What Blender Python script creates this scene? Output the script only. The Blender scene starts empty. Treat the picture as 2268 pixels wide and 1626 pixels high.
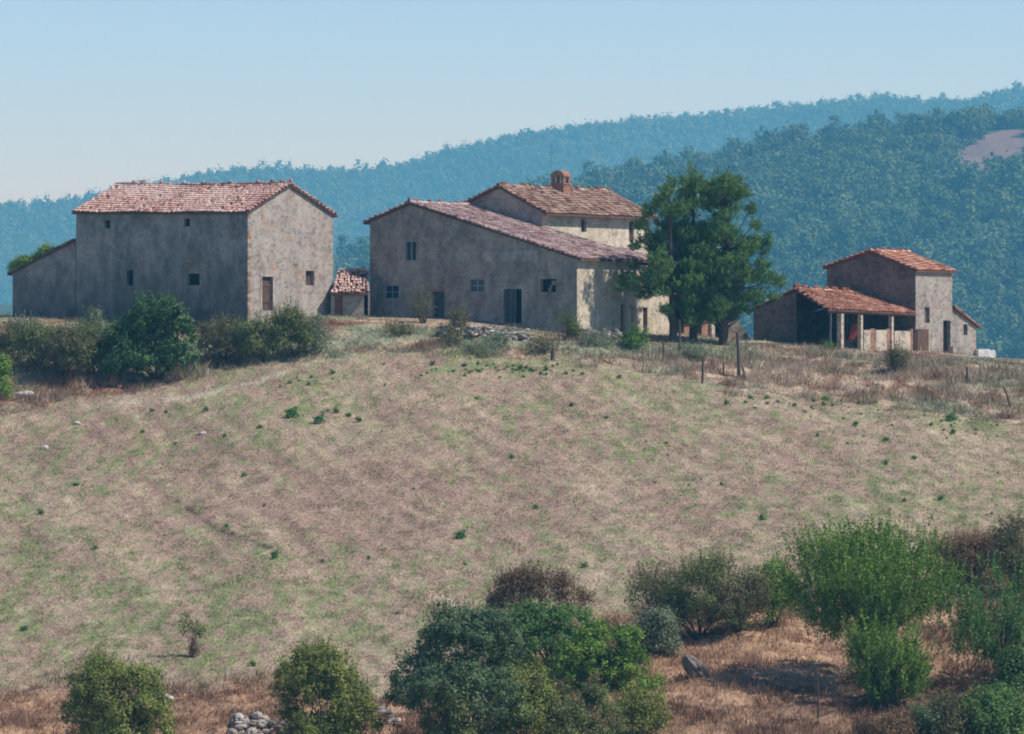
import bpy, math, random
import numpy as np
from mathutils import Vector, Matrix
from mathutils.geometry import tessellate_polygon
random.seed(7)
rng = np.random.default_rng(11)
R = math.radians
S = bpy.context.scene
COL = S.collection

# ------------------------------------------------------------------ camera, sky, sun, exposure
F = 11900.0            # focal length in pixels of a 2268 px wide picture
CX, CY = 1134.0, 813.0
cam_d = bpy.data.cameras.new('camera')
cam = bpy.data.objects.new('camera', cam_d); COL.objects.link(cam)
cam.location = (0, 0, 0); cam.rotation_euler = (R(90), 0, 0)
cam_d.sensor_width = 36; cam_d.lens = 36*F/2268.0
cam_d.clip_start = 1; cam_d.clip_end = 20000
S.camera = cam

SUN_EL, SUN_AZ = 51.0, -14.0      # azimuth measured from +X towards +Y
w = bpy.data.worlds.new('World'); S.world = w; w.use_nodes = True
nt = w.node_tree
bg = nt.nodes['Background']
sky = nt.nodes.new('ShaderNodeTexSky'); sky.sky_type = 'NISHITA'; sky.sun_disc = False
sky.sun_elevation = R(SUN_EL); sky.sun_rotation = R(90-SUN_AZ)
sky.air_density = 0.82; sky.dust_density = 0.0; sky.ozone_density = 5.6; sky.altitude = 2800
nt.links.new(sky.outputs[0], bg.inputs[0]); bg.inputs[1].default_value = 0.122
sun_d = bpy.data.lights.new('sun', 'SUN'); sun_d.energy = 4.0; sun_d.angle = R(0.5); sun_d.color = (1.0, 0.965, 0.92)
sun = bpy.data.objects.new('sun', sun_d); COL.objects.link(sun)
sd = Vector((math.cos(R(SUN_AZ))*math.cos(R(SUN_EL)), math.sin(R(SUN_AZ))*math.cos(R(SUN_EL)), math.sin(R(SUN_EL))))
sun.rotation_euler = sd.to_track_quat('Z', 'Y').to_euler()
S.view_settings.view_transform = 'Standard'; S.view_settings.look = 'None'
S.view_settings.exposure = 0.42; S.view_settings.gamma = 1.0
S.render.engine = 'CYCLES'
S.cycles.filter_width = 1.9
S.cycles.max_bounces = 6

# ------------------------------------------------------------------ helpers
def at(X, Y, d):
    return Vector(((X-CX)/F*d, d, (CY-Y)/F*d))
def hit(X, Y, K, n):
    r = Vector(((X-CX)/F, 1.0, (CY-Y)/F))
    return r*(n.dot(K)/n.dot(r))
def xhit(p, e, X):           # walk from p along horizontal e until it is seen in column X
    a = (X-CX)/F
    t = (a*p.y-p.x)/(e.x-a*e.y)
    return p+e*t

def tag(o, label=None, cat=None, group=None, kind=None):
    if label: o['label'] = label
    if cat: o['category'] = cat
    if group: o['group'] = group
    if kind: o['kind'] = kind
    return o
def thing(name, loc, label, cat, group=None):
    o = bpy.data.objects.new(name, None); COL.objects.link(o)
    o.location = loc; o.empty_display_size = 0.3
    return tag(o, label, cat, group)
def origin_of(p):
    v = Vector((0, 0, 0))
    while p is not None:
        v += Vector(p.location); p = p.parent
    return v
def link(name, me, parent=None, loc=None):
    """me is in world coordinates; put it under parent"""
    o = bpy.data.objects.new(name, me); COL.objects.link(o)
    base = origin_of(parent)
    if parent is not None:
        o.parent = parent
        me.transform(Matrix.Translation(-base))
    elif loc is not None:
        me.transform(Matrix.Translation(-Vector(loc))); o.location = loc
    return o

class MB:
    def __init__(s): s.v = []; s.f = []; s.m = []; s.r = []
    def face(s, pts, m=0, r=0.5):
        b = len(s.v); s.v += [tuple(p) for p in pts]; s.f.append(tuple(range(b, b+len(pts)))); s.m.append(m); s.r.append(r)
    def hexa(s, b4, t4, m=0, r=0.5):
        """bottom four and top four corners, same order"""
        b = len(s.v); s.v += [tuple(p) for p in b4]+[tuple(p) for p in t4]
        for q in ((3,2,1,0),(4,5,6,7),(0,1,5,4),(1,2,6,5),(2,3,7,6),(3,0,4,7)):
            s.f.append(tuple(b+i for i in q)); s.m.append(m); s.r.append(r)
    def box(s, c, ax, ay, hx, hy, z0, z1, m=0, r=0.5):
        c = Vector(c); ax = Vector(ax)*hx; ay = Vector(ay)*hy
        q = [c-ax-ay, c+ax-ay, c+ax+ay, c-ax+ay]
        s.hexa([Vector((p.x, p.y, z0)) for p in q], [Vector((p.x, p.y, z1)) for p in q], m, r)
    def tube(s, pts, rad, n=7, m=0, r=0.5):
        pts = [Vector(p) for p in pts]; b = len(s.v)
        for i, p in enumerate(pts):
            d = (pts[min(i+1, len(pts)-1)]-pts[max(i-1, 0)]).normalized()
            u = d.cross(Vector((0.3, 1, 0.1))).normalized(); v = d.cross(u)
            for k in range(n):
                a = 2*math.pi*k/n
                s.v.append(tuple(p+(u*math.cos(a)+v*math.sin(a))*rad[i]))
        for i in range(len(pts)-1):
            for k in range(n):
                k2 = (k+1) % n
                s.f.append((b+i*n+k, b+i*n+k2, b+(i+1)*n+k2, b+(i+1)*n+k)); s.m.append(m); s.r.append(r)
        e = b+(len(pts)-1)*n
        s.f.append(tuple(range(e, e+n))); s.m.append(m); s.r.append(r)
    def rock(s, c, sx, sy, sz, m=0, r=0.5, seed=0):
        rr = random.Random(seed); b = len(s.v); c = Vector(c)
        n, k = 9, 5
        ph = [rr.uniform(0, 6.28) for _ in range(4)]
        for j in range(k+1):
            th = math.pi*j/k
            for i in range(n):
                a = 2*math.pi*i/n
                q = 1+0.16*math.sin(2*a+ph[0])+0.12*math.sin(3*a+ph[1]+th*2)+rr.uniform(-.1, .1)
                x, y, z = math.sin(th)**.7*math.cos(a)*q, math.sin(th)**.7*math.sin(a)*q, math.cos(th)*(1+.15*math.sin(a+ph[2]))
                s.v.append((c.x+x*sx, c.y+y*sy, c.z+z*sz))
        for j in range(k):
            for i in range(n):
                i2 = (i+1) % n
                s.f.append((b+j*n+i, b+(j+1)*n+i, b+(j+1)*n+i2, b+j*n+i2)); s.m.append(m); s.r.append(r)
    def build(s, name, mats, parent=None, loc=None):
        me = bpy.data.meshes.new(name)
        me.from_pydata(s.v, [], s.f); me.update()
        if not isinstance(mats, (list, tuple)): mats = [mats]
        for m in mats: me.materials.append(m)
        me.polygons.foreach_set('material_index', s.m)
        a = me.attributes.new('rnd', 'FLOAT', 'FACE'); a.data.foreach_set('value', s.r)
        return link(name, me, parent, loc)

def np_mesh(name, V, k, mat, rnd=None, col=None, smooth=False):
    """V: (n*k,3); every k vertices one face; rnd per face; col per face (n,3)"""
    V = np.ascontiguousarray(V, dtype=np.float32); nv = len(V); nf = nv//k
    me = bpy.data.meshes.new(name)
    me.vertices.add(nv); me.vertices.foreach_set('co', V.ravel())
    me.loops.add(nv); me.loops.foreach_set('vertex_index', np.arange(nv, dtype=np.int32))
    me.polygons.add(nf); me.polygons.foreach_set('loop_start', np.arange(nf, dtype=np.int32)*k)
    me.update(calc_edges=True)
    if rnd is not None:
        a = me.attributes.new('rnd', 'FLOAT', 'FACE'); a.data.foreach_set('value', np.asarray(rnd, dtype=np.float32))
    if col is not None:
        a = me.attributes.new('gcol', 'FLOAT_COLOR', 'FACE')
        c4 = np.ones((nf, 4), dtype=np.float32); c4[:, :3] = col
        a.data.foreach_set('color', c4.ravel())
    me.materials.append(mat)
    return me

def vnoise(x, y, seed=0):
    """value noise 0..1, vectorised"""
    x = np.asarray(x, float); y = np.asarray(y, float)
    xi = np.floor(x).astype(np.int64); yi = np.floor(y).astype(np.int64)
    fx = x-xi; fy = y-yi; fx = fx*fx*(3-2*fx); fy = fy*fy*(3-2*fy)
    def h(a, b):
        n = (a*374761393+b*668265263+seed*974634777) & 0x7fffffff
        n = ((n ^ (n >> 13))*1274126177) & 0x7fffffff
        return ((n ^ (n >> 16)) & 0xffff)/65535.0
    return (h(xi, yi)*(1-fx)+h(xi+1, yi)*fx)*(1-fy)+(h(xi, yi+1)*(1-fx)+h(xi+1, yi+1)*fx)*fy
def fbm(x, y, seed=0, o=4):
    s = 0; a = .5; t = 0
    for i in range(o):
        s = s+a*vnoise(x*2**i, y*2**i, seed+i); t += a; a *= .55
    return s/t
def sstep(a, b, x):
    t = np.clip((x-a)/(b-a), 0, 1); return t*t*(3-2*t)

# ------------------------------------------------------------------ materials
def newmat(name, rough=0.92):
    m = bpy.data.materials.new(name); m.use_nodes = True
    b = m.node_tree.nodes['Principled BSDF']; b.inputs['Roughness'].default_value = rough
    b.inputs['Specular IOR Level'].default_value = 0.25
    return m, m.node_tree, b
def ramp(nt, fac, stops):
    r = nt.nodes.new('ShaderNodeValToRGB'); e = r.color_ramp.elements
    while len(e) < len(stops): e.new(0.5)
    for el, (p, c) in zip(e, stops):
        el.position = p; el.color = (c[0], c[1], c[2], 1)
    nt.links.new(fac, r.inputs[0]); return r.outputs[0]
def noise(nt, vec, scale, detail=4, rough=.6):
    n = nt.nodes.new('ShaderNodeTexNoise'); n.inputs['Scale'].default_value = scale
    n.inputs['Detail'].default_value = detail; n.inputs['Roughness'].default_value = rough
    nt.links.new(vec, n.inputs['Vector']); return n.outputs[0]
def mapping(nt, vec, sc):
    m = nt.nodes.new('ShaderNodeMapping'); m.inputs['Scale'].default_value = sc
    nt.links.new(vec, m.inputs['Vector']); return m.outputs[0]
def mixc(nt, f, a, b, mode='MIX'):
    m = nt.nodes.new('ShaderNodeMix'); m.data_type = 'RGBA'; m.blend_type = mode
    for i, v in ((0, f), (6, a), (7, b)):
        if isinstance(v, (int, float)): m.inputs[i].default_value = v
        elif isinstance(v, (tuple, list)): m.inputs[i].default_value = (v[0], v[1], v[2], 1)
        else: nt.links.new(v, m.inputs[i])
    return m.outputs[2]
def bump(nt, b, h, st=.5, dist=.05):
    n = nt.nodes.new('ShaderNodeBump'); n.inputs['Strength'].default_value = st; n.inputs['Distance'].default_value = dist
    nt.links.new(h, n.inputs['Height']); nt.links.new(n.outputs[0], b.inputs['Normal'])

def plaster(name, light, dark, brick=(.34, .15, .09), brick_lo=.62, stone=.35, damp=0.0, damp_z=(0, 3)):
    m, nt, b = newmat(name)
    tc = nt.nodes.new('ShaderNodeTexCoord').outputs['Object']
    n1 = noise(nt, tc, .45, 5, .62)
    n2 = noise(nt, mapping(nt, tc, (1.2, 1.2, .6)), 1.2, 5, .7)
    n3 = noise(nt, tc, 7, 4, .75)
    c = ramp(nt, n1, [(.36, [x*.85 for x in dark]), (.50, [(x+y)/2 for x, y in zip(dark, light)]), (.62, [x*1.12 for x in light])])
    c = mixc(nt, .55, c, ramp(nt, n2, [(.38, [x*.55 for x in dark]), (.6, [min(1, x*1.35) for x in light])]))
    # rough stones showing through
    v = nt.nodes.new('ShaderNodeTexVoronoi'); v.inputs['Scale'].default_value = 3.4
    nt.links.new(mapping(nt, tc, (1, 1, 1.7)), v.inputs['Vector'])
    sep = nt.nodes.new('ShaderNodeSeparateColor'); nt.links.new(v.outputs['Color'], sep.inputs[0])
    st = ramp(nt, sep.outputs[0], [(0, [x*.55 for x in dark]), (.5, light), (1, (light[0]*1.15, light[1]*.98, light[2]*.82))])
    c = mixc(nt, stone, c, st)
    # brick coloured scars
    nb = noise(nt, tc, 1.1, 6, .7)
    fb = ramp(nt, nb, [(brick_lo-.04, (0, 0, 0)), (brick_lo+.05, (.75, .75, .75))])
    v2 = nt.nodes.new('ShaderNodeTexVoronoi'); v2.inputs['Scale'].default_value = 6
    nt.links.new(mapping(nt, tc, (1, 1, 2.2)), v2.inputs['Vector'])
    sep2 = nt.nodes.new('ShaderNodeSeparateColor'); nt.links.new(v2.outputs['Color'], sep2.inputs[0])
    bc = ramp(nt, sep2.outputs[0], [(0, [x*.5 for x in brick]), (.6, brick), (1, (.42, .3, .2))])
    c = mixc(nt, fb, c, bc)
    c = mixc(nt, .5, c, ramp(nt, n3, [(.3, (.55, .55, .55)), (.7, (1.3, 1.3, 1.3))]), 'MULTIPLY')
    if damp > 0:
        sp = nt.nodes.new('ShaderNodeSeparateXYZ'); nt.links.new(tc, sp.inputs[0])
        mr = nt.nodes.new('ShaderNodeMapRange'); nt.links.new(sp.outputs[2], mr.inputs[0])
        mr.inputs[1].default_value = damp_z[0]; mr.inputs[2].default_value = damp_z[1]; mr.inputs[3].default_value = damp; mr.inputs[4].default_value = 0
        ad = nt.nodes.new('ShaderNodeMath'); ad.operation = 'MULTIPLY'; nt.links.new(mr.outputs[0], ad.inputs[0])
        nn = noise(nt, tc, .8, 4); mm = nt.nodes.new('ShaderNodeMath'); mm.operation = 'MULTIPLY'; mm.inputs[1].default_value = 1.8
        nt.links.new(nn, mm.inputs[0]); nt.links.new(mm.outputs[0], ad.inputs[1])
        c = mixc(nt, ad.outputs[0], c, [x*.4 for x in dark])
    nt.links.new(c, b.inputs['Base Color'])
    bump(nt, b, n3, .6, .05)
    return m
def rndmat(name, stops, rough=.9, noise_amt=.4, nsc=2.0, translucent=0.0, patch=None):
    m, nt, b = newmat(name, rough)
    at_ = nt.nodes.new('ShaderNodeAttribute'); at_.attribute_name = 'rnd'
    c = ramp(nt, at_.outputs['Fac'], stops)
    tc = nt.nodes.new('ShaderNodeTexCoord').outputs['Object']
    n = noise(nt, tc, nsc, 3)
    if patch:
        c = mixc(nt, ramp(nt, noise(nt, tc, patch[1], 4, .65), [(patch[2], (0, 0, 0)), (patch[2]+.12, (patch[3],)*3)]), c, patch[0])
    c = mixc(nt, noise_amt, c, ramp(nt, n, [(.3, (.45, .45, .45)), (.7, (1.5, 1.5, 1.5))]), 'MULTIPLY')
    nt.links.new(c, b.inputs['Base Color'])
    if translucent > 0:
        b.inputs['Specular IOR Level'].default_value = .2
        t = nt.nodes.new('ShaderNodeBsdfTranslucent'); nt.links.new(c, t.inputs[0])
        mx = nt.nodes.new('ShaderNodeMixShader'); mx.inputs[0].default_value = translucent
        nt.links.new(b.outputs[0], mx.inputs[1]); nt.links.new(t.outputs[0], mx.inputs[2])
        nt.links.new(mx.outputs[0], nt.nodes['Material Output'].inputs[0])
    return m
def leafmat(name, a, b_, c_, nsc=.8, na=.5, tr=.27):
    return rndmat(name, [(0, a), (.5, b_), (1, c_)], .65, na, nsc, tr)

M = {}
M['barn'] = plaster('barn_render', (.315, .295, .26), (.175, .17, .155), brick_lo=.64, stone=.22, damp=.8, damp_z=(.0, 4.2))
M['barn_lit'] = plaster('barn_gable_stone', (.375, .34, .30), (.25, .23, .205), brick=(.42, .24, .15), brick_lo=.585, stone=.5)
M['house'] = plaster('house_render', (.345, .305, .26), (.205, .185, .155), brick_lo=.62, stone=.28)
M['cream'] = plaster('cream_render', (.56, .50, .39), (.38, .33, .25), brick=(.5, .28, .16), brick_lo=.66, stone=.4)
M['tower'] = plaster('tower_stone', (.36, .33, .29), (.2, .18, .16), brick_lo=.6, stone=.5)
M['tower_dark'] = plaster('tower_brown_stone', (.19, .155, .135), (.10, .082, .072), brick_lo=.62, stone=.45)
M['lowwall'] = plaster('pale_stone', (.5, .45, .36), (.3, .25, .2), brick_lo=.62, stone=.6)
M['brown'] = plaster('brown_stone', (.3, .19, .12), (.14, .09, .06), brick_lo=.5, stone=.5)
M['brick'] = plaster('red_brick', (.32, .17, .125), (.19, .10, .08), brick_lo=.4, stone=.5)
M['patch'] = plaster('newer_plaster', (.4, .36, .32), (.3, .27, .24), brick_lo=.8, stone=.1)
M['white'] = plaster('white_block', (.75, .75, .72), (.5, .5, .48), brick_lo=.9, stone=.2)
M['dark'] = rndmat('opening_shade', [(0, (.004, .004, .005)), (1, (.01, .009, .009))], .9)  # near-black sheets painted as the unlit inside of windows and doorways
M['wood'] = rndmat('weathered_wood', [(0, (.07, .04, .03)), (1, (.14, .085, .06))], .85, .5, 3)
M['wood_red'] = rndmat('rust_brown_wood', [(0, (.16, .06, .035)), (1, (.26, .1, .05))], .85, .5, 3)
M['wood_grey'] = rndmat('grey_wood', [(0, (.06, .07, .07)), (1, (.1, .11, .11))], .85, .5, 3)
M['frame'] = rndmat('pale_window_paint', [(0, (.2, .24, .27)), (1, (.28, .33, .36))], .6, .2)
M['post'] = rndmat('fence_post_wood', [(0, (.05, .038, .035)), (1, (.12, .085, .075))], .9, .5, 4)
M['bark'] = rndmat('bark', [(0, (.05, .036, .03)), (1, (.11, .08, .06))], .95, .5, 5)
M['glass'], _nt, _b = newmat('old_glass', .15); _b.inputs['Base Color'].default_value = (.012, .03, .042, 1); _b.inputs['Specular IOR Level'].default_value = .25
M['iron'], _nt, _b = newmat('thin_iron', .6); _b.inputs['Base Color'].default_value = (.08, .08, .09, 1)
M['rust'] = rndmat('rusty_red_paint', [(0, (.2, .03, .02)), (1, (.36, .08, .05))], .7, .5, 3)
def tilemat(name, st, patch=None): return rndmat(name, st, .9, .45, 1.5, 0, patch)
M['tile_barn'] = tilemat('faded_pink_tiles', [(0, (.2, .105, .085)), (.25, (.40, .235, .195)), (.75, (.47, .30, .255)), (1, (.53, .40, .35))], ((.56, .44, .39), .25, .46, .6))
M['tile_house'] = tilemat('lilac_pink_tiles', [(0, (.14, .085, .07)), (.25, (.35, .22, .20)), (.75, (.47, .34, .32)), (1, (.54, .46, .44))], ((.42, .34, .3), .4, .55, .5))
M['tile_upper'] = tilemat('brown_tiles', [(0, (.11, .06, .045)), (.3, (.28, .16, .115)), (.75, (.38, .24, .18)), (1, (.46, .38, .31))])
M['tile_orange'] = tilemat('orange_tiles', [(0, (.18, .07, .04)), (.3, (.42, .185, .115)), (.75, (.52, .265, .175)), (1, (.56, .38, .29))])
M['roof_under'] = rndmat('roof_underside', [(0, (.1, .05, .035)), (1, (.16, .08, .055))], .95)
M['rubble'] = rndmat('rubble_stone', [(0, (.13, .105, .09)), (.5, (.28, .25, .22)), (1, (.5, .46, .41))], .95, .4, 4)
M['rock'] = rndmat('pale_rock', [(0, (.3, .28, .25)), (1, (.5, .47, .42))], .95, .4, 3)

# ------------------------------------------------------------------ terrain
DS = np.array([200, 225, 234, 245, 258, 275, 300, 325, 335, 342, 348, 354, 361, 372, 385], float)
XS = np.array([-200, 0, 300, 700, 1000, 1278, 1480, 1650, 2000, 2268, 2500], float)
YT = np.array([
 #200   225   234   245   258   275   300   325  335  342  348  354  361  372  385
 [2250, 1790, 1650, 1540, 1430, 1305, 1140, 985, 905, 835, 770, 722, 705, 706, 712],
 [2250, 1790, 1650, 1540, 1430, 1300, 1130, 965, 890, 825, 762, 715, 702, 704, 710],
 [2250, 1790, 1650, 1540, 1425, 1290, 1115, 945, 872, 815, 757, 712, 700, 703, 709],
 [2250, 1785, 1645, 1530, 1415, 1275, 1090, 905, 826, 772, 722, 703, 699, 703, 709],
 [2250, 1775, 1635, 1520, 1400, 1258, 1075, 895, 818, 770, 733, 708, 703, 706, 712],
 [2250, 1765, 1625, 1510, 1390, 1245, 1065, 895, 826, 784, 748, 724, 712, 712, 718],
 [2250, 1755, 1615, 1500, 1380, 1238, 1062, 900, 840, 800, 770, 748, 737, 735, 738],
 [2250, 1755, 1610, 1492, 1370, 1230, 1058, 905, 852, 812, 782, 765, 754, 752, 754],
 [2250, 1755, 1605, 1485, 1362, 1222, 1056, 915, 866, 830, 800, 784, 778, 778, 782],
 [2250, 1755, 1605, 1485, 1360, 1225, 1070, 945, 895, 852, 822, 803, 796, 798, 806],
 [2250, 1755, 1605, 1485, 1360, 1225, 1075, 955, 905, 865, 835, 815, 808, 812, 822]], float)
ZT = (CY-YT)/F*DS[None, :]
def interp1(xs, v, axis_vals):
    return np.interp(xs, axis_vals, v)
def gz(x, y, rough=True):
    x = np.atleast_1d(np.asarray(x, float)); y = np.atleast_1d(np.asarray(y, float))
    yc = np.clip(y, 200, 385)
    X = CX+F*x/np.maximum(yc, 1)
    X = np.clip(X, XS[0], XS[-1]-1e-6)
    i = np.clip(np.searchsorted(XS, X, side='right')-1, 0, len(XS)-2)
    j = np.clip(np.searchsorted(DS, yc, side='right')-1, 0, len(DS)-2)
    fx = (X-XS[i])/(XS[i+1]-XS[i]); fx = fx*fx*(3-2*fx); fy = (yc-DS[j])/(DS[j+1]-DS[j])
    # catmull-rom in depth
    def row(k): 
        k = np.clip(k, 0, len(DS)-1); return ZT[i, k]*(1-fx)+ZT[i+1, k]*fx
    p0, p1, p2, p3 = row(j-1), row(j), row(j+1), row(j+2)
    h = DS[j+1]-DS[j]
    hm = np.maximum(DS[j]-DS[np.maximum(j-1, 0)], 1e-3); hp = np.maximum(DS[np.minimum(j+2, len(DS)-1)]-DS[j+1], 1e-3)
    m1 = np.where(j > 0, (p2-p0)/(h+hm), (p2-p1)/h)*h
    m2 = np.where(j < len(DS)-2, (p3-p1)/(h+hp), (p2-p1)/h)*h
    t = fy
    z = (2*t**3-3*t**2+1)*p1+(t**3-2*t**2+t)*m1+(-2*t**3+3*t**2)*p2+(t**3-t**2)*m2
    # towards the camera: down to the valley and up again to the viewer's slope
    near = np.interp(y, [-60, 0, 60, 120, 160, 200], [1.5, -1.7, -9, -24, -27, 0])
    z0 = z
    f = sstep(150, 200, y); z = np.where(y < 200, near*(1-f)+z0*f, z)
    # behind the farm: falls into the far valley
    drop = np.interp(y, [385, 400, 450, 600, 800, 7000], [0, 2.5, 16, 34, 42, 42])
    z = z-np.where(y > 385, drop, 0)
    if rough:
        b = bank(x, y)
        z = z+(fbm(x*.35, y*.35, 5)-.5)*(.22+.75*b)*sstep(200, 225, y)*(1-sstep(346, 352, y)*.85)*(1-sstep(400, 500, y))
        z = z+(fbm(x*1.3, y*1.3, 9, 2)-.5)*(.05+.3*b)*sstep(215, 228, y)*(1-sstep(342, 350, y))
    return z
def px_of(x, y, z): return CX+F*x/y, CY-F*z/y
EDGE_X = [-200, 0, 150, 330, 500, 700, 900, 1134, 1300, 1450, 1600, 1800, 2000, 2268, 2500]
EDGE_Y = [950, 930, 893, 858, 828, 790, 772, 790, 803, 828, 862, 884, 898, 945, 980]
LOW_X = [-200, 0, 300, 600, 850, 1050, 1250, 1450, 1700, 1950, 2080, 2268, 2500]
LOW_Y = [1505, 1512, 1515, 1512, 1545, 1480, 1400, 1345, 1335, 1300, 1200, 1165, 1150]
def bank(x, y):
    """1 on the rough banks above and below the mown field"""
    x = np.atleast_1d(np.asarray(x, float)); y = np.atleast_1d(np.asarray(y, float))
    X, Y = px_of(x, np.maximum(y, 1), gz(x, y, False))
    n = (fbm(x*.3, y*.3, 21, 3)-.5)*70
    up = 1-sstep(-14, 14, Y-np.interp(X, EDGE_X, EDGE_Y)+n*.5)
    lo = sstep(-25, 25, Y-np.interp(X, LOW_X, LOW_Y)+n)
    return np.clip(up*sstep(318, 325, y)+lo*(1-sstep(275, 290, y)), 0, 1)
def gzs(x, y): return float(gz(x, y)[0])
def ground_at(X, d):
    x = (X-CX)/F*d; return Vector((x, d, gzs(x, d)))
def ground_px(X, Y, lo=226, hi=372):
    """where the line of sight through a pixel meets the slope"""
    ds = np.linspace(lo, hi, 600); x = (X-CX)/F*ds
    _, yy = px_of(x, ds, gz(x, ds))
    k = np.where(yy <= Y)[0]; k = k[0] if len(k) else 599
    return Vector((x[k], ds[k], float(gz(x[k], ds[k])[0])))

PINK = np.array((.285, .20, .155)); TAN = np.array((.335, .27, .195)); GREEN = np.array((.19, .205, .10))
BROWN = np.array((.20, .115, .075)); STRAW = np.array((.42, .335, .25)); SAGE = np.array((.225, .24, .16)); PALE = np.array((.5, .43, .35))
def blob(X, Y, x0, y0, rx, ry): return np.exp(-((X-x0)/rx)**2-((Y-y0)/ry)**2)
def gcolor(x, y):
    """ground cover colour: dry pasture, green patches, brown banks"""
    X, Y = px_of(x, y, gz(x, y, False))
    n1 = fbm(x*.11+y*.03, y*.04, 31, 4); n2 = fbm(x*.55, y*.13, 41, 4); n3 = fbm(x*2.2, y*.55, 51, 3)
    st = fbm((x*.97+y*.25)*1.5, (y*.97-x*.25)*.07, 61, 3)        # faint mowing lines
    g = .12+.9*(n1-.5)+1.6*(n2-.5)+2.6*(n3-.5)
    g += .36*blob(X, Y, 350, 1420, 700, 190)+.22*blob(X, Y, 450, 1010, 500, 60)+.25*blob(X, Y, 1500, 1290, 600, 90)+.2*blob(X, Y, 100, 1150, 250, 90)
    g += .25*blob(X, Y, 1900, 1130, 420, 70)+.55*blob(X, Y, 650, 922, 60, 18)+.4*blob(X, Y, 2160, 940, 120, 25)+.28*blob(X, Y, 1100, 815, 280, 16)
    g += .2*blob(X, Y, 820, 860, 260, 60)
    g -= .35*blob(X, Y, 1100, 1080, 700, 110)+.3*blob(X, Y, 600, 1120, 300, 90)
    g = np.clip(g, 0, 1)[:, None]
    t = np.clip(.5+1.3*(fbm(x*.22, y*.07, 71)-.5)+1.2*(st-.5)+1.0*(n3-.5)-.5*blob(X, Y, 1000, 1080, 650, 130)-.3*blob(X, Y, 250, 960, 300, 50)+.2, 0, 1)[:, None]
    c = (PINK*(1-t)+TAN*t); c = c*(1-g)+GREEN*1.05*g
    c = c*(.82+.36*st[:, None])*(.7+.6*fbm(x*1.7, y*.5, 77, 3))[:, None]
    # upper bank
    u = (1-sstep(-12, 12, Y-np.interp(X, EDGE_X, EDGE_Y)+(n2-.5)*60))*sstep(318, 325, y)
    k = fbm(x*.33, y*.5, 81, 4); kk = fbm(x*.9, y*.9, 83, 3)
    sg = np.clip(.45+3*(k-.5)+.35*blob(X, Y, 1150, 770, 420, 40)+.3*blob(X, Y, 650, 760, 200, 60)-.5*blob(X, Y, 1900, 850, 260, 45)-.6*blob(X, Y, 300, 880, 380, 45), 0, 1)[:, None]
    sr = np.clip(.35+3.4*(kk-.5)+.55*blob(X, Y, 1750, 835, 260, 40)-.25*blob(X, Y, 250, 880, 300, 50), 0, 1)[:, None]
    bc = (BROWN*(1-sr)+STRAW*sr)*(1-sg)+SAGE*sg
    c = c*(1-u[:, None])+bc*u[:, None]
    # lower bank
    l = sstep(-25, 25, Y-np.interp(X, LOW_X, LOW_Y)+(n2-.5)*80)*(1-sstep(275, 290, y))
    sr = np.clip(.30+3.0*(kk-.5)+.5*blob(X, Y, 1750, 1450, 260, 70), 0, 1)[:, None]
    bc = BROWN*(1-sr)+np.array((.42, .28, .18))*sr
    c = c*(1-l[:, None])+bc*l[:, None]
    dk = .45*blob(X, Y, 1950, 1600, 450, 60)[:, None]; c = c*(1-dk)+np.array((.10, .065, .045))*dk  # darker rusty grass, with the bottom-right shade put into the colour
    # pale worn track below the shrubs, trodden earth before the houses
    tr = np.exp(-((Y-np.interp(X, [150, 400, 560, 720], [905, 882, 850, 792]))/7)**2)*sstep(150, 330, X)*(1-sstep(640, 740, X))*np.clip(n3*2.4-.55, 0, 1)
    c = c*(1-tr[:, None]*.85)+PALE*tr[:, None]*.85
    tr = .85*sstep(348, 353, y)*sstep(820, 900, X)*(1-sstep(1300, 1500, X))
    c = c*(1-tr[:, None])+np.array((.36, .27, .2))*tr[:, None]
    # old drainage rut
    Yr = np.interp(X, [395, 470, 520, 560, 595], [1112, 1165, 1185, 1200, 1216])
    ru = np.exp(-((Y-Yr)/4.5)**2)*(X > 390)*(X < 600)*np.clip(fbm(x*1.1, y*1.1, 91)*2.2-.6, 0, 1)
    c = c*(1-.85*ru[:, None])
    return c

def grid_mesh(name, xs_fn, ys, nx, zfn, mat, colfn=None):
    """grid whose rows follow ys; xs_fn(y) gives half width"""
    V = []; ys = np.asarray(ys, float); u = np.linspace(-1, 1, nx)
    xx = np.concatenate([u*xs_fn(y) for y in ys]); yy = np.repeat(ys, nx)
    zz = zfn(xx, yy)
    n = len(xx)
    me = bpy.data.meshes.new(name)
    me.vertices.add(n); me.vertices.foreach_set('co', np.stack([xx, yy, zz], 1).astype(np.float32).ravel())
    r = np.arange(len(ys)-1)[:, None]*nx; c = np.arange(nx-1)[None, :]; a = (r+c).ravel()
    q = np.stack([a, a+1, a+1+nx, a+nx], 1).astype(np.int32)
    me.loops.add(q.size); me.loops.foreach_set('vertex_index', q.ravel())
    me.polygons.add(len(q)); me.polygons.foreach_set('loop_start', np.arange(len(q), dtype=np.int32)*4)
    me.update(calc_edges=True)
    me.polygons.foreach_set('use_smooth', np.ones(len(q), dtype=bool))
    if colfn is not None:
        cc = np.ones((n, 4), dtype=np.float32); cc[:, :3] = np.clip(colfn(xx, yy), 0.01, 1)
        at_ = me.attributes.new('gcol', 'FLOAT_COLOR', 'POINT'); at_.data.foreach_set('color', cc.ravel())
    me.materials.append(mat)
    o = bpy.data.objects.new(name, me); COL.objects.link(o); return o

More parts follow.
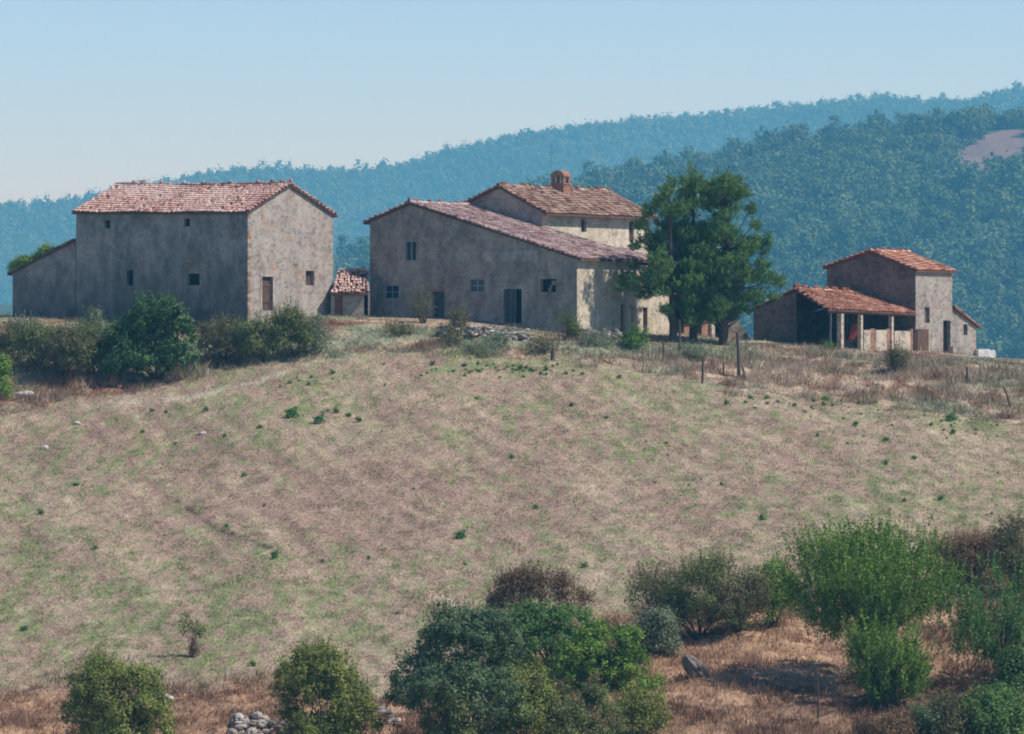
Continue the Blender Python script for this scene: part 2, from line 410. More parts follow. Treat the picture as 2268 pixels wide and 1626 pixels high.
def groundmat(name, sc=(9, 2.2), amt=.6):
    m, nt, b = newmat(name, .95)
    a = nt.nodes.new('ShaderNodeAttribute'); a.attribute_name = 'gcol'
    tc = nt.nodes.new('ShaderNodeTexCoord').outputs['Object']
    n = noise(nt, mapping(nt, tc, (1, .3, 1)), sc[0]*.75, 5, .8); n2 = noise(nt, mapping(nt, tc, (1, .28, 1)), sc[1], 5, .7)
    c = mixc(nt, min(1, amt*1.4), a.outputs['Color'], ramp(nt, n, [(.36, (.42, .42, .42)), (.5, (1, 1, 1)), (.64, (1.6, 1.52, 1.45))]), 'MULTIPLY')
    c = mixc(nt, amt, c, ramp(nt, n2, [(.3, (.72, .72, .72)), (.7, (1.28, 1.27, 1.25))]), 'MULTIPLY')
    nt.links.new(c, b.inputs['Base Color']); b.inputs['Specular IOR Level'].default_value = .1
    if name == 'dry_pasture':
        n5 = noise(nt, mapping(nt, tc, (1, .25, 1)), 1.9, 6, .75)
        c = mixc(nt, ramp(nt, n5, [(.52, (0, 0, 0)), (.64, (.5, .5, .5))]), c, mixc(nt, 1.0, c, (.72, .92, .58), 'MULTIPLY'))
        c = mixc(nt, ramp(nt, n5, [(.34, (.4, .4, .4)), (.44, (0, 0, 0))]), c, mixc(nt, 1.0, c, (1.3, 1.22, 1.2), 'MULTIPLY'))
        nt.links.new(c, b.inputs['Base Color'])
    bump(nt, b, n, .7, .12)
    return m
M['ground'] = groundmat('dry_pasture')
M['hillground'] = groundmat('hill_soil', (1.2, .3), .4)
ys = np.concatenate([np.linspace(-60, 200, 27)[:-1], np.arange(200, 392, .42), np.linspace(392, 700, 30), np.linspace(740, 12000, 30)])
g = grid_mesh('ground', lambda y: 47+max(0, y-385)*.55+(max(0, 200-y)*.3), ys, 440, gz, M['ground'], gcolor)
tag(g, kind='structure')

# ---- hills
NR_X = [600, 900, 1100, 1291, 1420, 1536, 1668, 1769, 1900, 1993, 2076, 2130, 2172, 2268, 2500]
NR_Y = [640, 520, 455, 402, 372, 342, 324, 302, 288, 270, 262, 256, 252, 244, 230]
FR_X = [-300, 0, 170, 350, 450, 550, 650, 800, 900, 1000, 1100, 1200, 1400, 1600, 1800, 1950, 2050, 2120, 2268, 2500]
FR_Y = [478, 462, 447, 412, 388, 380, 382, 382, 366, 333, 310, 291, 270, 252, 228, 217, 223, 226, 196, 180]
HK = 2.6     # the hills stand kilometres away
ND0, ND1, FD0, FD1 = 800.*HK, 1130.*HK, 2330.*HK, 2600.*HK
def near_hill_z(x, y):
    X = CX+F*x/y
    ry = np.interp(X, NR_X, NR_Y)+34+(fbm(x*.03/HK, x*0+3, 3)-.5)*10
    zr = (CY-ry)/F*ND1
    t = (y-ND0)/(ND1-ND0)
    zb = -14.0*HK
    tt = np.clip(t, 0, 1)
    z = zb+(zr-zb)*(tt*.72+.28*tt*tt*(3-2*tt))+(fbm(x*.02/HK, y*.02/HK, 7)-.5)*11*HK*np.clip(1-t, 0, 1)
    z = np.where(t > 1, zr-(t-1)*160*HK, z)
    z = np.where(t < 0, zb+t*120*HK, z)
    return z
def far_hill_z(x, y):
    X = CX+F*x/y
    ry = np.interp(X, FR_X, FR_Y)+12
    zr = (CY-ry)/F*FD1
    t = (y-FD0)/(FD1-FD0); tt = np.clip(t, 0, 1)
    z = HK*(-6)+(zr+6*HK)*(tt*.8+.2*tt*tt*(3-2*tt))+(fbm(x*.012/HK, y*.012/HK, 17)-.5)*20*HK*np.clip(1-t, 0, 1)*np.clip(t*3, 0, 1)
    z = np.where(t > 1, zr-(t-1)*200*HK, z); z = np.where(t < 0, (-6+t*250)*HK, z)
    return z
PAST = [(2300, 280), (2190, 294), (2166, 312), (2104, 350), (2112, 358), (2144, 368), (2154, 386), (2182, 368), (2300, 318)]
def in_poly(X, Y, P):
    c = np.zeros(len(X), bool); j = len(P)-1
    for i in range(len(P)):
        xi, yi = P[i]; xj, yj = P[j]
        c ^= ((yi > Y) != (yj > Y)) & (X < (xj-xi)*(Y-yi)/(yj-yi+1e-9)+xi); j = i
    return c
def hill_col(x, y):
    X, Y = px_of(x, y, near_hill_z(x, y))
    c = np.tile(np.array((.05, .075, .03)), (len(x), 1))
    p = in_poly(X, Y, PAST) | in_poly(X, Y-12, PAST)
    c[p] = np.array((.165, .125, .12))*(.6+.8*fbm(x[p]*.12, y[p]*.03, 5, 4))[:, None]; return c
h = grid_mesh('near_hill', lambda y: y*.13, np.linspace(740*HK, 1300*HK, 230), 200, near_hill_z, M['hillground'], hill_col); tag(h, kind='structure')
h = grid_mesh('far_hill', lambda y: y*.16, np.linspace(2260*HK, 2900*HK, 80), 200, far_hill_z, M['hillground'], lambda x, y: np.tile(np.array((.045, .07, .03)), (len(x), 1))); tag(h, kind='structure')

# ------------------------------------------------------------------ foliage tools
def rand_dirs(n):
    v = rng.normal(size=(n, 3)); return v/np.linalg.norm(v, axis=1)[:, None]
def quads(P, size, aspect=.6, up=0.0, N=None, nz=.7):
    """one small rhombus leaf at every point"""
    n = len(P); a = rand_dirs(n)
    if up: a[:, 2] = np.abs(a[:, 2])+up; a /= np.linalg.norm(a, axis=1)[:, None]
    b = np.cross(a, rand_dirs(n)); b /= np.linalg.norm(b, axis=1)[:, None]+1e-9
    if N is not None:
        m = N+nz*rand_dirs(n); a = np.cross(m, rand_dirs(n)); a /= np.linalg.norm(a, axis=1)[:, None]+1e-9; b = np.cross(m, a); b /= np.linalg.norm(b, axis=1)[:, None]+1e-9
    s = (size*(.6+.8*rng.random(n)))[:, None] if np.isscalar(size) else size[:, None]
    A = a*s*.5; B = b*s*.5*aspect
    return np.stack([P-A, P+B*1.0-A*.1, P+A, P-B*1.0-A*.1], 1).reshape(-1, 3)
def leaf_cloud(clumps, n, size, cl=22, spread=.14, inner=.25, aspect=.6, lump=0, nz=.5):
    """clumps: list of (cx,cy,cz,rx,ry,rz). leaves gather into twig clusters spread over the clumps."""
    C = np.array(clumps, float); wts = (C[:, 3]*C[:, 5]); wts /= wts.sum()
    m = max(8, n//cl); k = rng.choice(len(C), m, p=wts)
    d = rand_dirs(m); d[:, 2] = np.where(d[:, 2] < -.8, -d[:, 2], d[:, 2])
    r = np.where(rng.random(m) < inner, rng.random(m)**.5*.85, .82+.28*rng.random(m)**1.3)
    cc = C[k, :3]+d*C[k, 3:]*r[:, None]
    if lump:      # gather the twig clusters into boughs with dark gaps between them
        ml = max(6, m//lump); kk = rng.choice(len(C), ml, p=wts); dl = rand_dirs(ml); dl[:, 2] = np.where(dl[:, 2] < -.4, -dl[:, 2], dl[:, 2])
        bc = C[kk, :3]+dl*C[kk, 3:]*(.8+.3*rng.random(ml))[:, None]; bi = rng.integers(0, ml, m)
        cc = np.where((rng.random(m) < .8)[:, None], bc[bi]+rng.normal(size=(m, 3))*np.array((.17, .17, .13)), cc)
    idx = rng.integers(0, m, n)
    sp = spread*(.5+rng.random(m))
    P = cc[idx]+rng.normal(size=(n, 3))*sp[idx][:, None]
    rn = np.clip(rng.random(m)[idx]*.55+rng.random(n)*.45, 0, 1)
    N = P-cc[idx]; N /= np.linalg.norm(N, axis=1)[:, None]+1e-9
    O = (cc[idx]-C[k[idx], :3])/C[k[idx], 3:]; O /= np.linalg.norm(O, axis=1)[:, None]+1e-9
    return quads(P, size, aspect, N=N*.8+O*.6+np.array((0, 0, .25)), nz=nz), rn
def shoots(starts, dirs, lens, per, size, spread=.07, aspect=.5):
    m = len(starts); idx = np.repeat(np.arange(m), per); n = len(idx)
    t = rng.random(n)**.85
    bend = np.stack([np.zeros(n), np.zeros(n), t*t*.12], 1)
    P = starts[idx]+dirs[idx]*(lens[idx]*t)[:, None]+bend+rng.normal(size=(n, 3))*spread*(1.1-.6*t)[:, None]
    rn = np.clip(rng.random(m)[idx]*.5+rng.random(n)*.5, 0, 1)
    return quads(P, size, aspect, .3), rn

L = {}
L['green'] = leafmat('green_leaves', (.04, .09, .022), (.09, .19, .045), (.23, .35, .10))
L['olive'] = leafmat('olive_leaves', (.06, .085, .025), (.13, .165, .05), (.25, .28, .10))
L['yellow'] = leafmat('yellow_green_leaves', (.06, .10, .02), (.19, .235, .05), (.36, .37, .11))
L['blue'] = leafmat('blue_green_leaves', (.045, .085, .038), (.10, .165, .07), (.22, .30, .145))
L['grey'] = leafmat('grey_green_leaves', (.085, .115, .07), (.18, .225, .13), (.30, .34, .22))
L['brown'] = leafmat('brown_twigs', (.08, .05, .028), (.17, .11, .06), (.28, .2, .11))
L['twig'] = leafmat('mixed_twigs', (.065, .06, .028), (.14, .14, .06), (.25, .25, .11))
L['pine'] = leafmat('pine_needles', (.04, .105, .03), (.11, .215, .055), (.26, .39, .115), tr=.4)
L['bright'] = leafmat('fresh_leaves', (.05, .115, .018), (.13, .24, .035), (.31, .42, .09))
L['deep'] = leafmat('deep_green_leaves', (.028, .065, .02), (.06, .135, .04), (.15, .25, .085))
L['forest'] = leafmat('forest_leaves', (.035, .075, .02), (.075, .135, .04), (.13, .19, .06), nsc=.018, na=.6, tr=.1)
L['forest_far'] = leafmat('far_forest_leaves', (.04, .08, .02), (.075, .125, .035), (.11, .165, .05), nsc=.009, na=.6, tr=.1)
L['weed'] = leafmat('weed_leaves', (.035, .12, .03), (.08, .2, .05), (.14, .29, .09))

# ---- forest on the hills (one mass each)
def crown_template(nq, r, h, size, lumps=7, seed=0):
    C = [(0, 0, h*.55, r*.8, r*.8, h*.42)]
    for i in range(lumps):
        a = rng.random()*6.28; q = rng.random()
        C.append((math.cos(a)*r*.55*(1-q*.5), math.sin(a)*r*.55*(1-q*.5), h*(.3+.55*q), r*.45, r*.45, h*.24))
    P, rn = leaf_cloud(C, nq, size, cl=12, spread=size*.7, inner=.05, aspect=.95, nz=.28)
    return P, rn
def forest(name, pts, temps, scale, mat, heights=None):
    VV = []; RR = []
    k = rng.integers(0, len(temps), len(pts)); rot = rng.random(len(pts))*6.28; tint = rng.random(len(pts))
    for ti, (P, rn) in enumerate(temps):
        sel = np.where(k == ti)[0]
        if not len(sel): continue
        c = np.cos(rot[sel])[:, None]; s = np.sin(rot[sel])[:, None]; sc = scale[sel][:, None]
        x = (P[None, :, 0]*c-P[None, :, 1]*s)*sc+pts[sel, 0][:, None]
        y = (P[None, :, 0]*s+P[None, :, 1]*c)*sc+pts[sel, 1][:, None]
        hs = sc if heights is None else sc*heights[sel][:, None]
        z = P[None, :, 2]*hs+pts[sel, 2][:, None]
        VV.append(np.stack([x, y, z], 2).reshape(-1, 3))
        RR.append(np.clip(.62*tint[sel][:, None]+.38*rn[None, :], 0, 1).ravel())
    me = np_mesh(name, np.concatenate(VV), 4, mat, np.concatenate(RR))
    o = bpy.data.objects.new(name, me); COL.objects.link(o); return o
n = 3700
yy = ND0-10+(ND1-ND0+18*HK)*rng.random(n)**.9; xx = (rng.random(n)*(2420-560)+560-CX)/F*yy
zz = near_hill_z(xx, yy)
X_, Y_ = px_of(xx, yy, zz)
keep = ~(in_poly(X_, Y_, PAST) | in_poly(X_, Y_-46, PAST) | in_poly(X_, Y_-30, PAST) | in_poly(X_, Y_-15, PAST))
pts = np.stack([xx, yy, zz-1.5], 1)[keep]
temps = [crown_template(620, 3.0*HK, 5.6*HK, .46*HK, 8) for _ in range(6)]+[crown_template(420, 1.7*HK, 7.0*HK, .42*HK, 5)]
o = forest('woodland', pts, temps, .6+.65*rng.random(len(pts)), L['forest'], .75+.4*rng.random(len(pts)))
tag(o, 'dense green woodland of rounded crowns covering the near hillside', 'woodland', kind='stuff')
n = 12500
yy = FD0+10+(FD1-FD0-6)*rng.random(n); xx = (rng.random(n)*2500-110-CX)/F*yy
zz = far_hill_z(xx, yy)
pts = np.stack([xx, yy, zz-1.2], 1)
m_ = 800; y2 = FD1-rng.random(m_)*8*HK; x2 = (rng.random(m_)*2500-110-CX)/F*y2      # trees along the ridge line
pts = np.concatenate([pts, np.stack([x2, y2, far_hill_z(x2, y2)-1], 1)])
temps = [crown_template(90, 2.5*HK, 4.4*HK, .9*HK, 6) for _ in range(5)]+[crown_template(60, 1.6*HK, 5.6*HK, .8*HK, 4)]
XX = CX+F*pts[:, 0]/pts[:, 1]
hsc = np.where((XX < 900), 1.15, .95)*(.7+.55*rng.random(len(pts))**1.5)
o = forest('far_woodland', pts, temps, .75+.5*rng.random(len(pts)), L['forest_far'], hsc)
tag(o, 'hazy blue woodland covering the long far ridge', 'woodland', kind='stuff')

def broad_tree(name, X, Yb, Yt, wpx, d, zfn, label, group, mat, n=900, size=.42):
    x = (X-CX)/F*d; z0 = float(zfn(np.array([x]), np.array([d]))[0]); zt = (CY-Yt)/F*d; zb = (CY-Yb)/F*d
    r = wpx/2/F*d; t = thing(name, (x, d, z0), label, 'tree', group)
    h_ = zt-zb
    mb = MB(); mb.tube([(x, d, z0-.4), (x+.1, d, zb+h_*.3), (x, d, zt-h_*.35)], [.6, .45, .2]); mb.build('trunk', M['bark'], t)
    C = [(x, d, zb+h_*.5, r*.75, r*.75, h_*.42)]
    for i in range(8):
        a = random.uniform(0, 6.28); q = random.random()
        C.append((x+math.cos(a)*r*.6*(1-q*.45), d+math.sin(a)*r*.6, zb+h_*(.2+.62*q), r*.4, r*.4, h_*.2))
    P, rn = leaf_cloud(C, n, size, 12, size*.6, .15, .85)
    me = np_mesh('crown', P, 4, mat, rn); link('crown', me, t)
    return t
for X, Yb, Yt, wd, d, lab in [
    (2078, 300, 238, 78, 1120*HK, 'largest rounded dark tree standing on the ridge left of the bare pasture'),
    (1770, 330, 283, 44, 1115*HK, 'round tree poking above the wooded ridge left of the tall ridge tree'),
    (1672, 352, 314, 48, 1115*HK, 'low rounded ridge tree above the right pine'),
    (2152, 312, 262, 46, 1126*HK, 'dark bushy tree at the upper left corner of the pasture'),
    (2186, 292, 246, 58, 1126*HK, 'dark tree on the top edge of the bare pasture'),
    (2228, 290, 250, 54, 1126*HK, 'smaller dark tree between two others above the pasture'),
    (2264, 288, 238, 56, 1126*HK, 'dark tree above the pasture at the right picture edge'),
    (1945, 316, 276, 40, 1118*HK, 'pointed tree on the wooded ridge between two bigger crowns')]:
    broad_tree('ridge_tree', X, Yb, Yt, wd, d, near_hill_z, lab, 'trees along the near ridge', L['forest'], 1100, .42*HK)
for X, Yb, Yt, wd, lab in [(2082, 236, 206, 34, 'hazy tree standing up from the far ridge over the pasture'), (2252, 212, 180, 56, 'broad hazy tree on the far skyline at the right edge'),
                           (2222, 218, 200, 30, 'small hazy tree beside the broad skyline tree')]:
    broad_tree('skyline_tree', X, Yb, Yt, wd, FD1-3, far_hill_z, lab, 'trees on the far skyline', L['forest_far'], 300, 1.0*HK)

# ------------------------------------------------------------------ buildings
TH = 34.0
def axes(th):
    e1 = Vector((-math.cos(R(th)), math.sin(R(th)), 0)); e2 = Vector((math.sin(R(th)), math.cos(R(th)), 0))
    return e1, e2, Vector((-math.sin(R(th)), -math.cos(R(th)), 0)), Vector((math.cos(R(th)), -math.sin(R(th)), 0))
def rect_on(K, n, s, X0, Y0, X1, Y1):
    """pixel rectangle -> (s0,z0,s1,z1) in the wall plane through K with horizontal axis s"""
    a = hit(X0, (Y0+Y1)/2, K, n); b = hit(X1, (Y0+Y1)/2, K, n); t = hit((X0+X1)/2, Y0, K, n); u = hit((X0+X1)/2, Y1, K, n)
    sa, sb = (a-K).dot(s), (b-K).dot(s)
    return (min(sa, sb), u.z, max(sa, sb), t.z)
def wall(mb, K, n, s, outer, holes, depth=.38, m=0):
    """outer: list of (s,z). holes: (s0,z0,s1,z1). faces outward along n"""
    def P(a, z, off=0): q = K+s*a-n*off; return Vector((q.x, q.y, z))
    loops = [[Vector((a, z, 0)) for a, z in outer]]
    for h_ in holes:
        s0, z0, s1, z1 = h_; loops.append([Vector((s0, z0, 0)), Vector((s0, z1, 0)), Vector((s1, z1, 0)), Vector((s1, z0, 0))])
    flat = [p for l in loops for p in l]
    for tri in tessellate_polygon(loops):
        mb.face([P(flat[i].x, flat[i].y) for i in tri], m)
    for s0, z0, s1, z1 in holes:
        c = [(s0, z0), (s0, z1), (s1, z1), (s1, z0)]
        for i in range(4):
            a, b = c[i], c[(i+1) % 4]
            mb.face([P(*a), P(*b), P(b[0], b[1], depth), P(a[0], a[1], depth)], m)
def fill(parent, kind, K, n, s, rc, mat='dark', frame=None, depth=.3, bars=(1, 1), label=None, open_part=0.0):
    """a board, black sheet for the unlit inside, door leaf or glazed window set back in an opening"""
    s0, z0, s1, z1 = rc; g_ = .004
    def P(a, z, off): q = K+s*a-n*off; return Vector((q.x, q.y, z))
    def bx(mb, a0, b0, a1, b1, o0, o1):
        mb.hexa([P(a0, b0, o1), P(a1, b0, o1), P(a1, b0, o0), P(a0, b0, o0)], [P(a0, b1, o1), P(a1, b1, o1), P(a1, b1, o0), P(a0, b1, o0)], 0, random.random())
    mb = MB()
    if kind == 'door':
        k = max(3, int((s1-s0)/.17)); wd = (s1-s0-2*g_)/k
        for i in range(k): bx(mb, s0+g_+i*wd+.006, z0, s0+g_+(i+1)*wd-.006, z1-g_, depth+random.uniform(0, .012), depth+.05)
        for f_ in (.25, .75): bx(mb, s0+g_+.02, z0+(z1-z0)*f_-.05, s1-g_-.02, z0+(z1-z0)*f_+.05, depth-.03, depth-.001)
    else:
        bx(mb, s0+g_, z0+g_, s1-g_, z1-g_, depth, depth+.04)
    o = mb.build(kind, M[mat], parent)
    if label: o['label'] = label
    if frame:
        fb = MB(); t = .06; fo = depth-.07
        bx(fb, s0+g_, z0+g_, s0+t, z1-g_, fo, depth-.002); bx(fb, s1-t, z0+g_, s1-g_, z1-g_, fo, depth-.002)
        bx(fb, s0+t, z0+g_, s1-t, z0+t, fo, depth-.002); bx(fb, s0+t, z1-t, s1-t, z1-g_, fo, depth-.002)
        for i in range(bars[0]):
            a = s0+(s1-s0)*(i+1)/(bars[0]+1); bx(fb, a-.025, z0+t, a+.035, z1-t, fo+.006, depth-.004)
        for i in range(bars[1]):
            a = z0+(z1-z0)*(i+1)/(bars[1]+1); bx(fb, s0+t, a-.028, s1-t, a+.028, fo+.012, depth-.006)
        fb.build('frame', M[frame], o)
    return o
def surround(parent, K, n, s, rc, mat, t=.14, lintel=True):
    s0, z0, s1, z1 = rc
    def P(a, z, off): q = K+s*a-n*off; return Vector((q.x, q.y, z))
    mb = MB()
    def bx(a0, b0, a1, b1, pr=.03): mb.hexa([P(a0, b0, .02), P(a1, b0, .02), P(a1, b0, -pr), P(a0, b0, -pr)], [P(a0, b1, .02), P(a1, b1, .02), P(a1, b1, -pr), P(a0, b1, -pr)])
    bx(s0-t, z1, s1+t, z1+t, .035); bx(s0-t, z0, s0, z1); bx(s1, z0, s1+t, z1)
    return mb.build('surround', M[mat], parent)

def tiled(mb, E0, E1, R0, R1, m=1, pitch=.21, course=.36, sag=0.0, jitter=.02, miss=.02, ragged=.06):
    """barrel tiles laid on the slope E0-E1 (eave) R0-R1 (ridge)"""
    E0, E1, R0, R1 = map(Vector, (E0, E1, R0, R1))
    nc = max(3, int((E1-E0).length/pitch)); nr = max(3, int(((R0-E0).length+(R1-E1).length)/2/course))
    up = (R0-E0).normalized(); ac = (E1-E0).normalized(); nn = ac.cross(up).normalized()
    if nn.z < 0: nn = -nn
    def B(u, v):
        p = E0*(1-u)*(1-v)+E1*u*(1-v)+R1*u*v+R0*(1-u)*v
        p.z -= sag*math.sin(math.pi*u)*(.4+.6*v)+.03*math.sin(u*17+v*5)
        return p
    for i in range(nc):
        cj = random.uniform(-ragged, ragged)
        for j in range(nr):
            if random.random() < miss: continue
            u = (i+.5)/nc; v0 = (j+cj*(1 if j == 0 else 0))/nr; v1 = (j+1.25)/nr
            a = B(u, max(v0, -.02)); b = B(u, min(v1, 1.005)); jx = random.gauss(0, jitter)
            a = a+ac*(jx+random.gauss(0, jitter*.5)); b = b+ac*jx
            lift = .055+random.uniform(0, .015); rr = random.random()
            if random.random() < .06: rr = 0
            ra = .105; rb = .085; pa = []; pb = []
            for k in range(5):
                t = math.pi*k/4
                pa.append(a+ac*(math.cos(t)*ra)+nn*(math.sin(t)*ra*.95+lift)); pb.append(b+ac*(math.cos(t)*rb)+nn*(math.sin(t)*rb*.8+lift-.035))
            for k in range(4): mb.face([pa[k], pa[k+1], pb[k+1], pb[k]], m, rr)
            if j == 0: mb.face(pa, m, rr*.3)
def slab(mb, E0, E1, R0, R1, th=.13, m=0):
    q = [Vector(p) for p in (E0, E1, R1, R0)]
    mb.hexa([p-Vector((0, 0, th)) for p in q], q, m)
def ridge_caps(mb, R0, R1, m=1, r=.15, bumps=True, sag=0.0):
    R0, R1 = Vector(R0), Vector(R1); d = (R1-R0); n_ = max(2, int(d.length/.38)); d_ = d.normalized(); s = d_.cross(Vector((0, 0, 1))).normalized()
    for i in range(n_):
        a = R0+d*(i/n_); b = R0+d*((i+1.12)/n_); j = random.uniform(-.01, .05)
        for p, u in ((a, i/n_), (b, (i+1)/n_)): p.z -= sag*math.sin(math.pi*u)
        rr = random.random(); pa = []; pb = []
        for k in range(6):
            t = math.pi*k/5
            pa.append(a+s*math.cos(t)*r+Vector((0, 0, math.sin(t)*r+j+.02))); pb.append(b+s*math.cos(t)*r*.85+Vector((0, 0, math.sin(t)*r*.85+j)))
        for k in range(5): mb.face([pa[k], pa[k+1], pb[k+1], pb[k]], m, rr)
        mb.face(pa, m, rr*.3)
        if bumps and random.random() < .28:
            mb.rock(a+Vector((0, 0, r+.06)), random.uniform(.1, .17), random.uniform(.1, .16), random.uniform(.08, .14), m, random.uniform(0, .35), random.randint(0, 999))
def gable_roof(parent, prof, T, tmat, over=.32, rake=.18, sag=0., both=True, vis_far_ext=0., miss=.02, name='roof'):
    Q0, Q1, Q2 = prof; Tn = T.normalized()
    mb = MB(); lift = Vector((0, 0, .10))
    for Q, ext in ((Q2, vis_far_ext), (Q0, 0)):
        dn = (Q-Q1).normalized(); E0 = Q+dn*over-Tn*rake+lift; E1 = Q+dn*over+T+Tn*(rake+ext)+lift
        A0 = Q1-Tn*rake+lift; A1 = Q1+T+Tn*rake+lift
        slab(mb, E0, E1, A0, A1, .12, 0)
        tiled(mb, E0, E1, A0, A1, 1, sag=sag, miss=miss)
        # rake border tiles
        for (a, b) in ((E0, A0),):
            k = int((b-a).length/.4)
            for i in range(k):
                p = a+(b-a)*((i+.5)/k)+Vector((0, 0, .1)); mb.rock(p+Tn*.05, .16, .16, random.uniform(.05, .1), 1, random.uniform(0, .5), i*7+k)
    ridge_caps(mb, Q1-Tn*rake+lift*1.4, Q1+T+Tn*rake+lift*1.4, 1, sag=sag)
    return mb.build(name, [M['roof_under'], tmat], parent)

def house_walls(parent, prof, T, zb, hp, he, mat_p, mat_e, name='wall'):
    """prof: hidden eave, peak, visible eave (world). T: extrusion. hp/he: holes on the gable / on the visible eave wall"""
    Q0, Q1, Q2 = prof; Tn = T.normalized(); L_ = T.length
    sp = (Q2-Q0); sp.z = 0; sp.normalize(); npf = -Tn
    mb = MB()
    def so(Q): return (Q-Q2).dot(sp)
    outer = [(so(Q0), zb), (0, zb), (0, Q2.z), (so(Q1), Q1.z), (so(Q0), Q0.z)]
    wall(mb, Q2, npf, sp, outer, hp, m=0)
    Kf = Q2+T
    wall(mb, Kf, -npf, sp, outer, [], m=0)
    wall(mb, Q2, sp, Tn, [(0, zb), (L_, zb), (L_, Q2.z), (0, Q2.z)], he, m=1)
    wall(mb, Q0, -sp, Tn, [(0, zb), (L_, zb), (L_, Q0.z), (0, Q0.z)], [], m=0)
    o = mb.build(name, [mat_p, mat_e], parent)
    return npf, sp, Tn

# ---- left barn: long shaded wall facing left-front, sunlit gable
e1, e2, nf, ns = axes(TH)
KB = at(548, 697, 350)
A = hit(548.5, 470, KB, ns); Pk = hit(640, 411, KB, ns); C_ = hit(738, 477, KB, ns)
Lb = xhit(KB, e1, 168); TB = Vector((Lb.x-KB.x, Lb.y-KB.y, 0.22))
barn = thing('stone_barn', (KB.x, KB.y, KB.z), 'long grey stone barn with faded pink roof and sunlit gable end', 'barn')
zb = KB.z-2.0
gh = [rect_on(A, ns, e2, *r_) for r_ in ((580, 613, 604, 688), (677, 600, 696, 632))]
# profile runs along e2: hidden eave = C_, visible eave = A ; extrude along e1
prof = [C_, Pk, A]
sp = -e2; T = TB
npf = -T.normalized()
def flip(rc): return (-rc[2], rc[1], -rc[0], rc[3])
gh = [rect_on(A, ns, -e2, *r_) for r_ in ((580, 613, 604, 688), (677, 600, 696, 632))]
fh = [rect_on(A, nf, e1, *r_) for r_ in ((231, 488, 244, 506), (408, 484, 420, 502), (280, 598, 295, 633), (415, 606, 442, 632))]
mb = MB()
def so(Q): return (Q-A).dot(-e2)
outer = [(so(C_), zb), (0, zb), (0, A.z), (so(Pk), Pk.z), (so(C_), C_.z)]
wall(mb, A, ns, -e2, outer, gh, m=1)
Lw = Vector((TB.x, TB.y, 0)).length
wall(mb, A+Vector((TB.x, TB.y, 0)), -ns, -e2, outer, [], m=0)
wall(mb, A, nf, e1, [(0, zb), (Lw, zb), (Lw, A.z+TB.z), (0, A.z)], fh, m=0)
wall(mb, C_, -nf, e1, [(0, zb), (Lw, zb), (Lw, C_.z+TB.z), (0, C_.z)], [], m=0)
# rough quoins at the sunlit corner
for i in range(26):
    z_ = KB.z-.2+i*.27
    if z_ > A.z-.2: break
    wq = random.uniform(.2, .42); q = A+e2*(wq/2-.012)+e1*.03
    mb.box((q.x, q.y, 0), e2, e1, wq/2, .05, z_+.01, z_+.25, 2 if random.random() < .6 else 1)
mb.build('wall', [M['barn'], M['barn_lit'], M['brown']], barn)
gable_roof(barn, prof, T, M['tile_barn'], over=.3, rake=.16, sag=.10)
fill(barn, 'door', A, ns, -e2, gh[0], 'wood', depth=.16)
surround(barn, A, ns, -e2, gh[0], 'patch', .16)
fill(barn, 'window', A, ns, -e2, gh[1], 'wood', depth=.25, label='brown boarded square window in the sunlit gable')
for i, r_ in enumerate(fh): fill(barn, 'window', A, nf, e1, r_, 'dark', depth=.3)
# brick scar above the big low window
mb = MB(); rc = rect_on(A, nf, e1, 412, 578, 446, 604)
for i in range(14):
    a = random.uniform(rc[0], rc[2]); z_ = random.uniform(rc[1], rc[3]); q = A+e1*a
    mb.box((q.x, q.y, 0), e1, nf, random.uniform(.1, .22), .012+.004*random.random(), z_, z_+.09, 0)
mb.build('brick_patch', M['brown'], barn)
# lean-to at its left end
q0 = hit(166, 535, A, nf); q1 = hit(28, 604, A, nf)
mb = MB(); Ll = (q1-A).dot(e1); L0 = (q0-A).dot(e1)
G_ = (C_-A).dot(e2)
Kl = A+nf*.004
wall(mb, Kl, nf, e1, [(L0-.05, zb), (Ll, zb), (Ll, q1.z), (L0-.05, q0.z)], [])
wall(mb, Kl+e1*Ll, e1, e2, [(0, zb), (G_*.8, zb), (G_*.8, q1.z), (0, q1.z)], [])
wall(mb, Kl+e2*G_*.8, -nf, e1, [(L0, zb), (Ll, zb), (Ll, q1.z), (L0, q0.z)], [])
mb.build('wall', M['barn'], barn)
mb = MB(); dn = (q1-q0).normalized()
E0 = q1+dn*.4-e2*.12+Vector((0, 0, .1)); E1 = E0+e2*(G_*.8+.3); R0 = q0-e2*.12+Vector((0, 0, .1)); R1 = R0+e2*(G_*.8+.3)
slab(mb, E0, E1, R0, R1, .14); tiled(mb, E0, E1, R0, R1, 1)
mb.build('roof', [M['roof_under'], M['tile_upper']], barn)

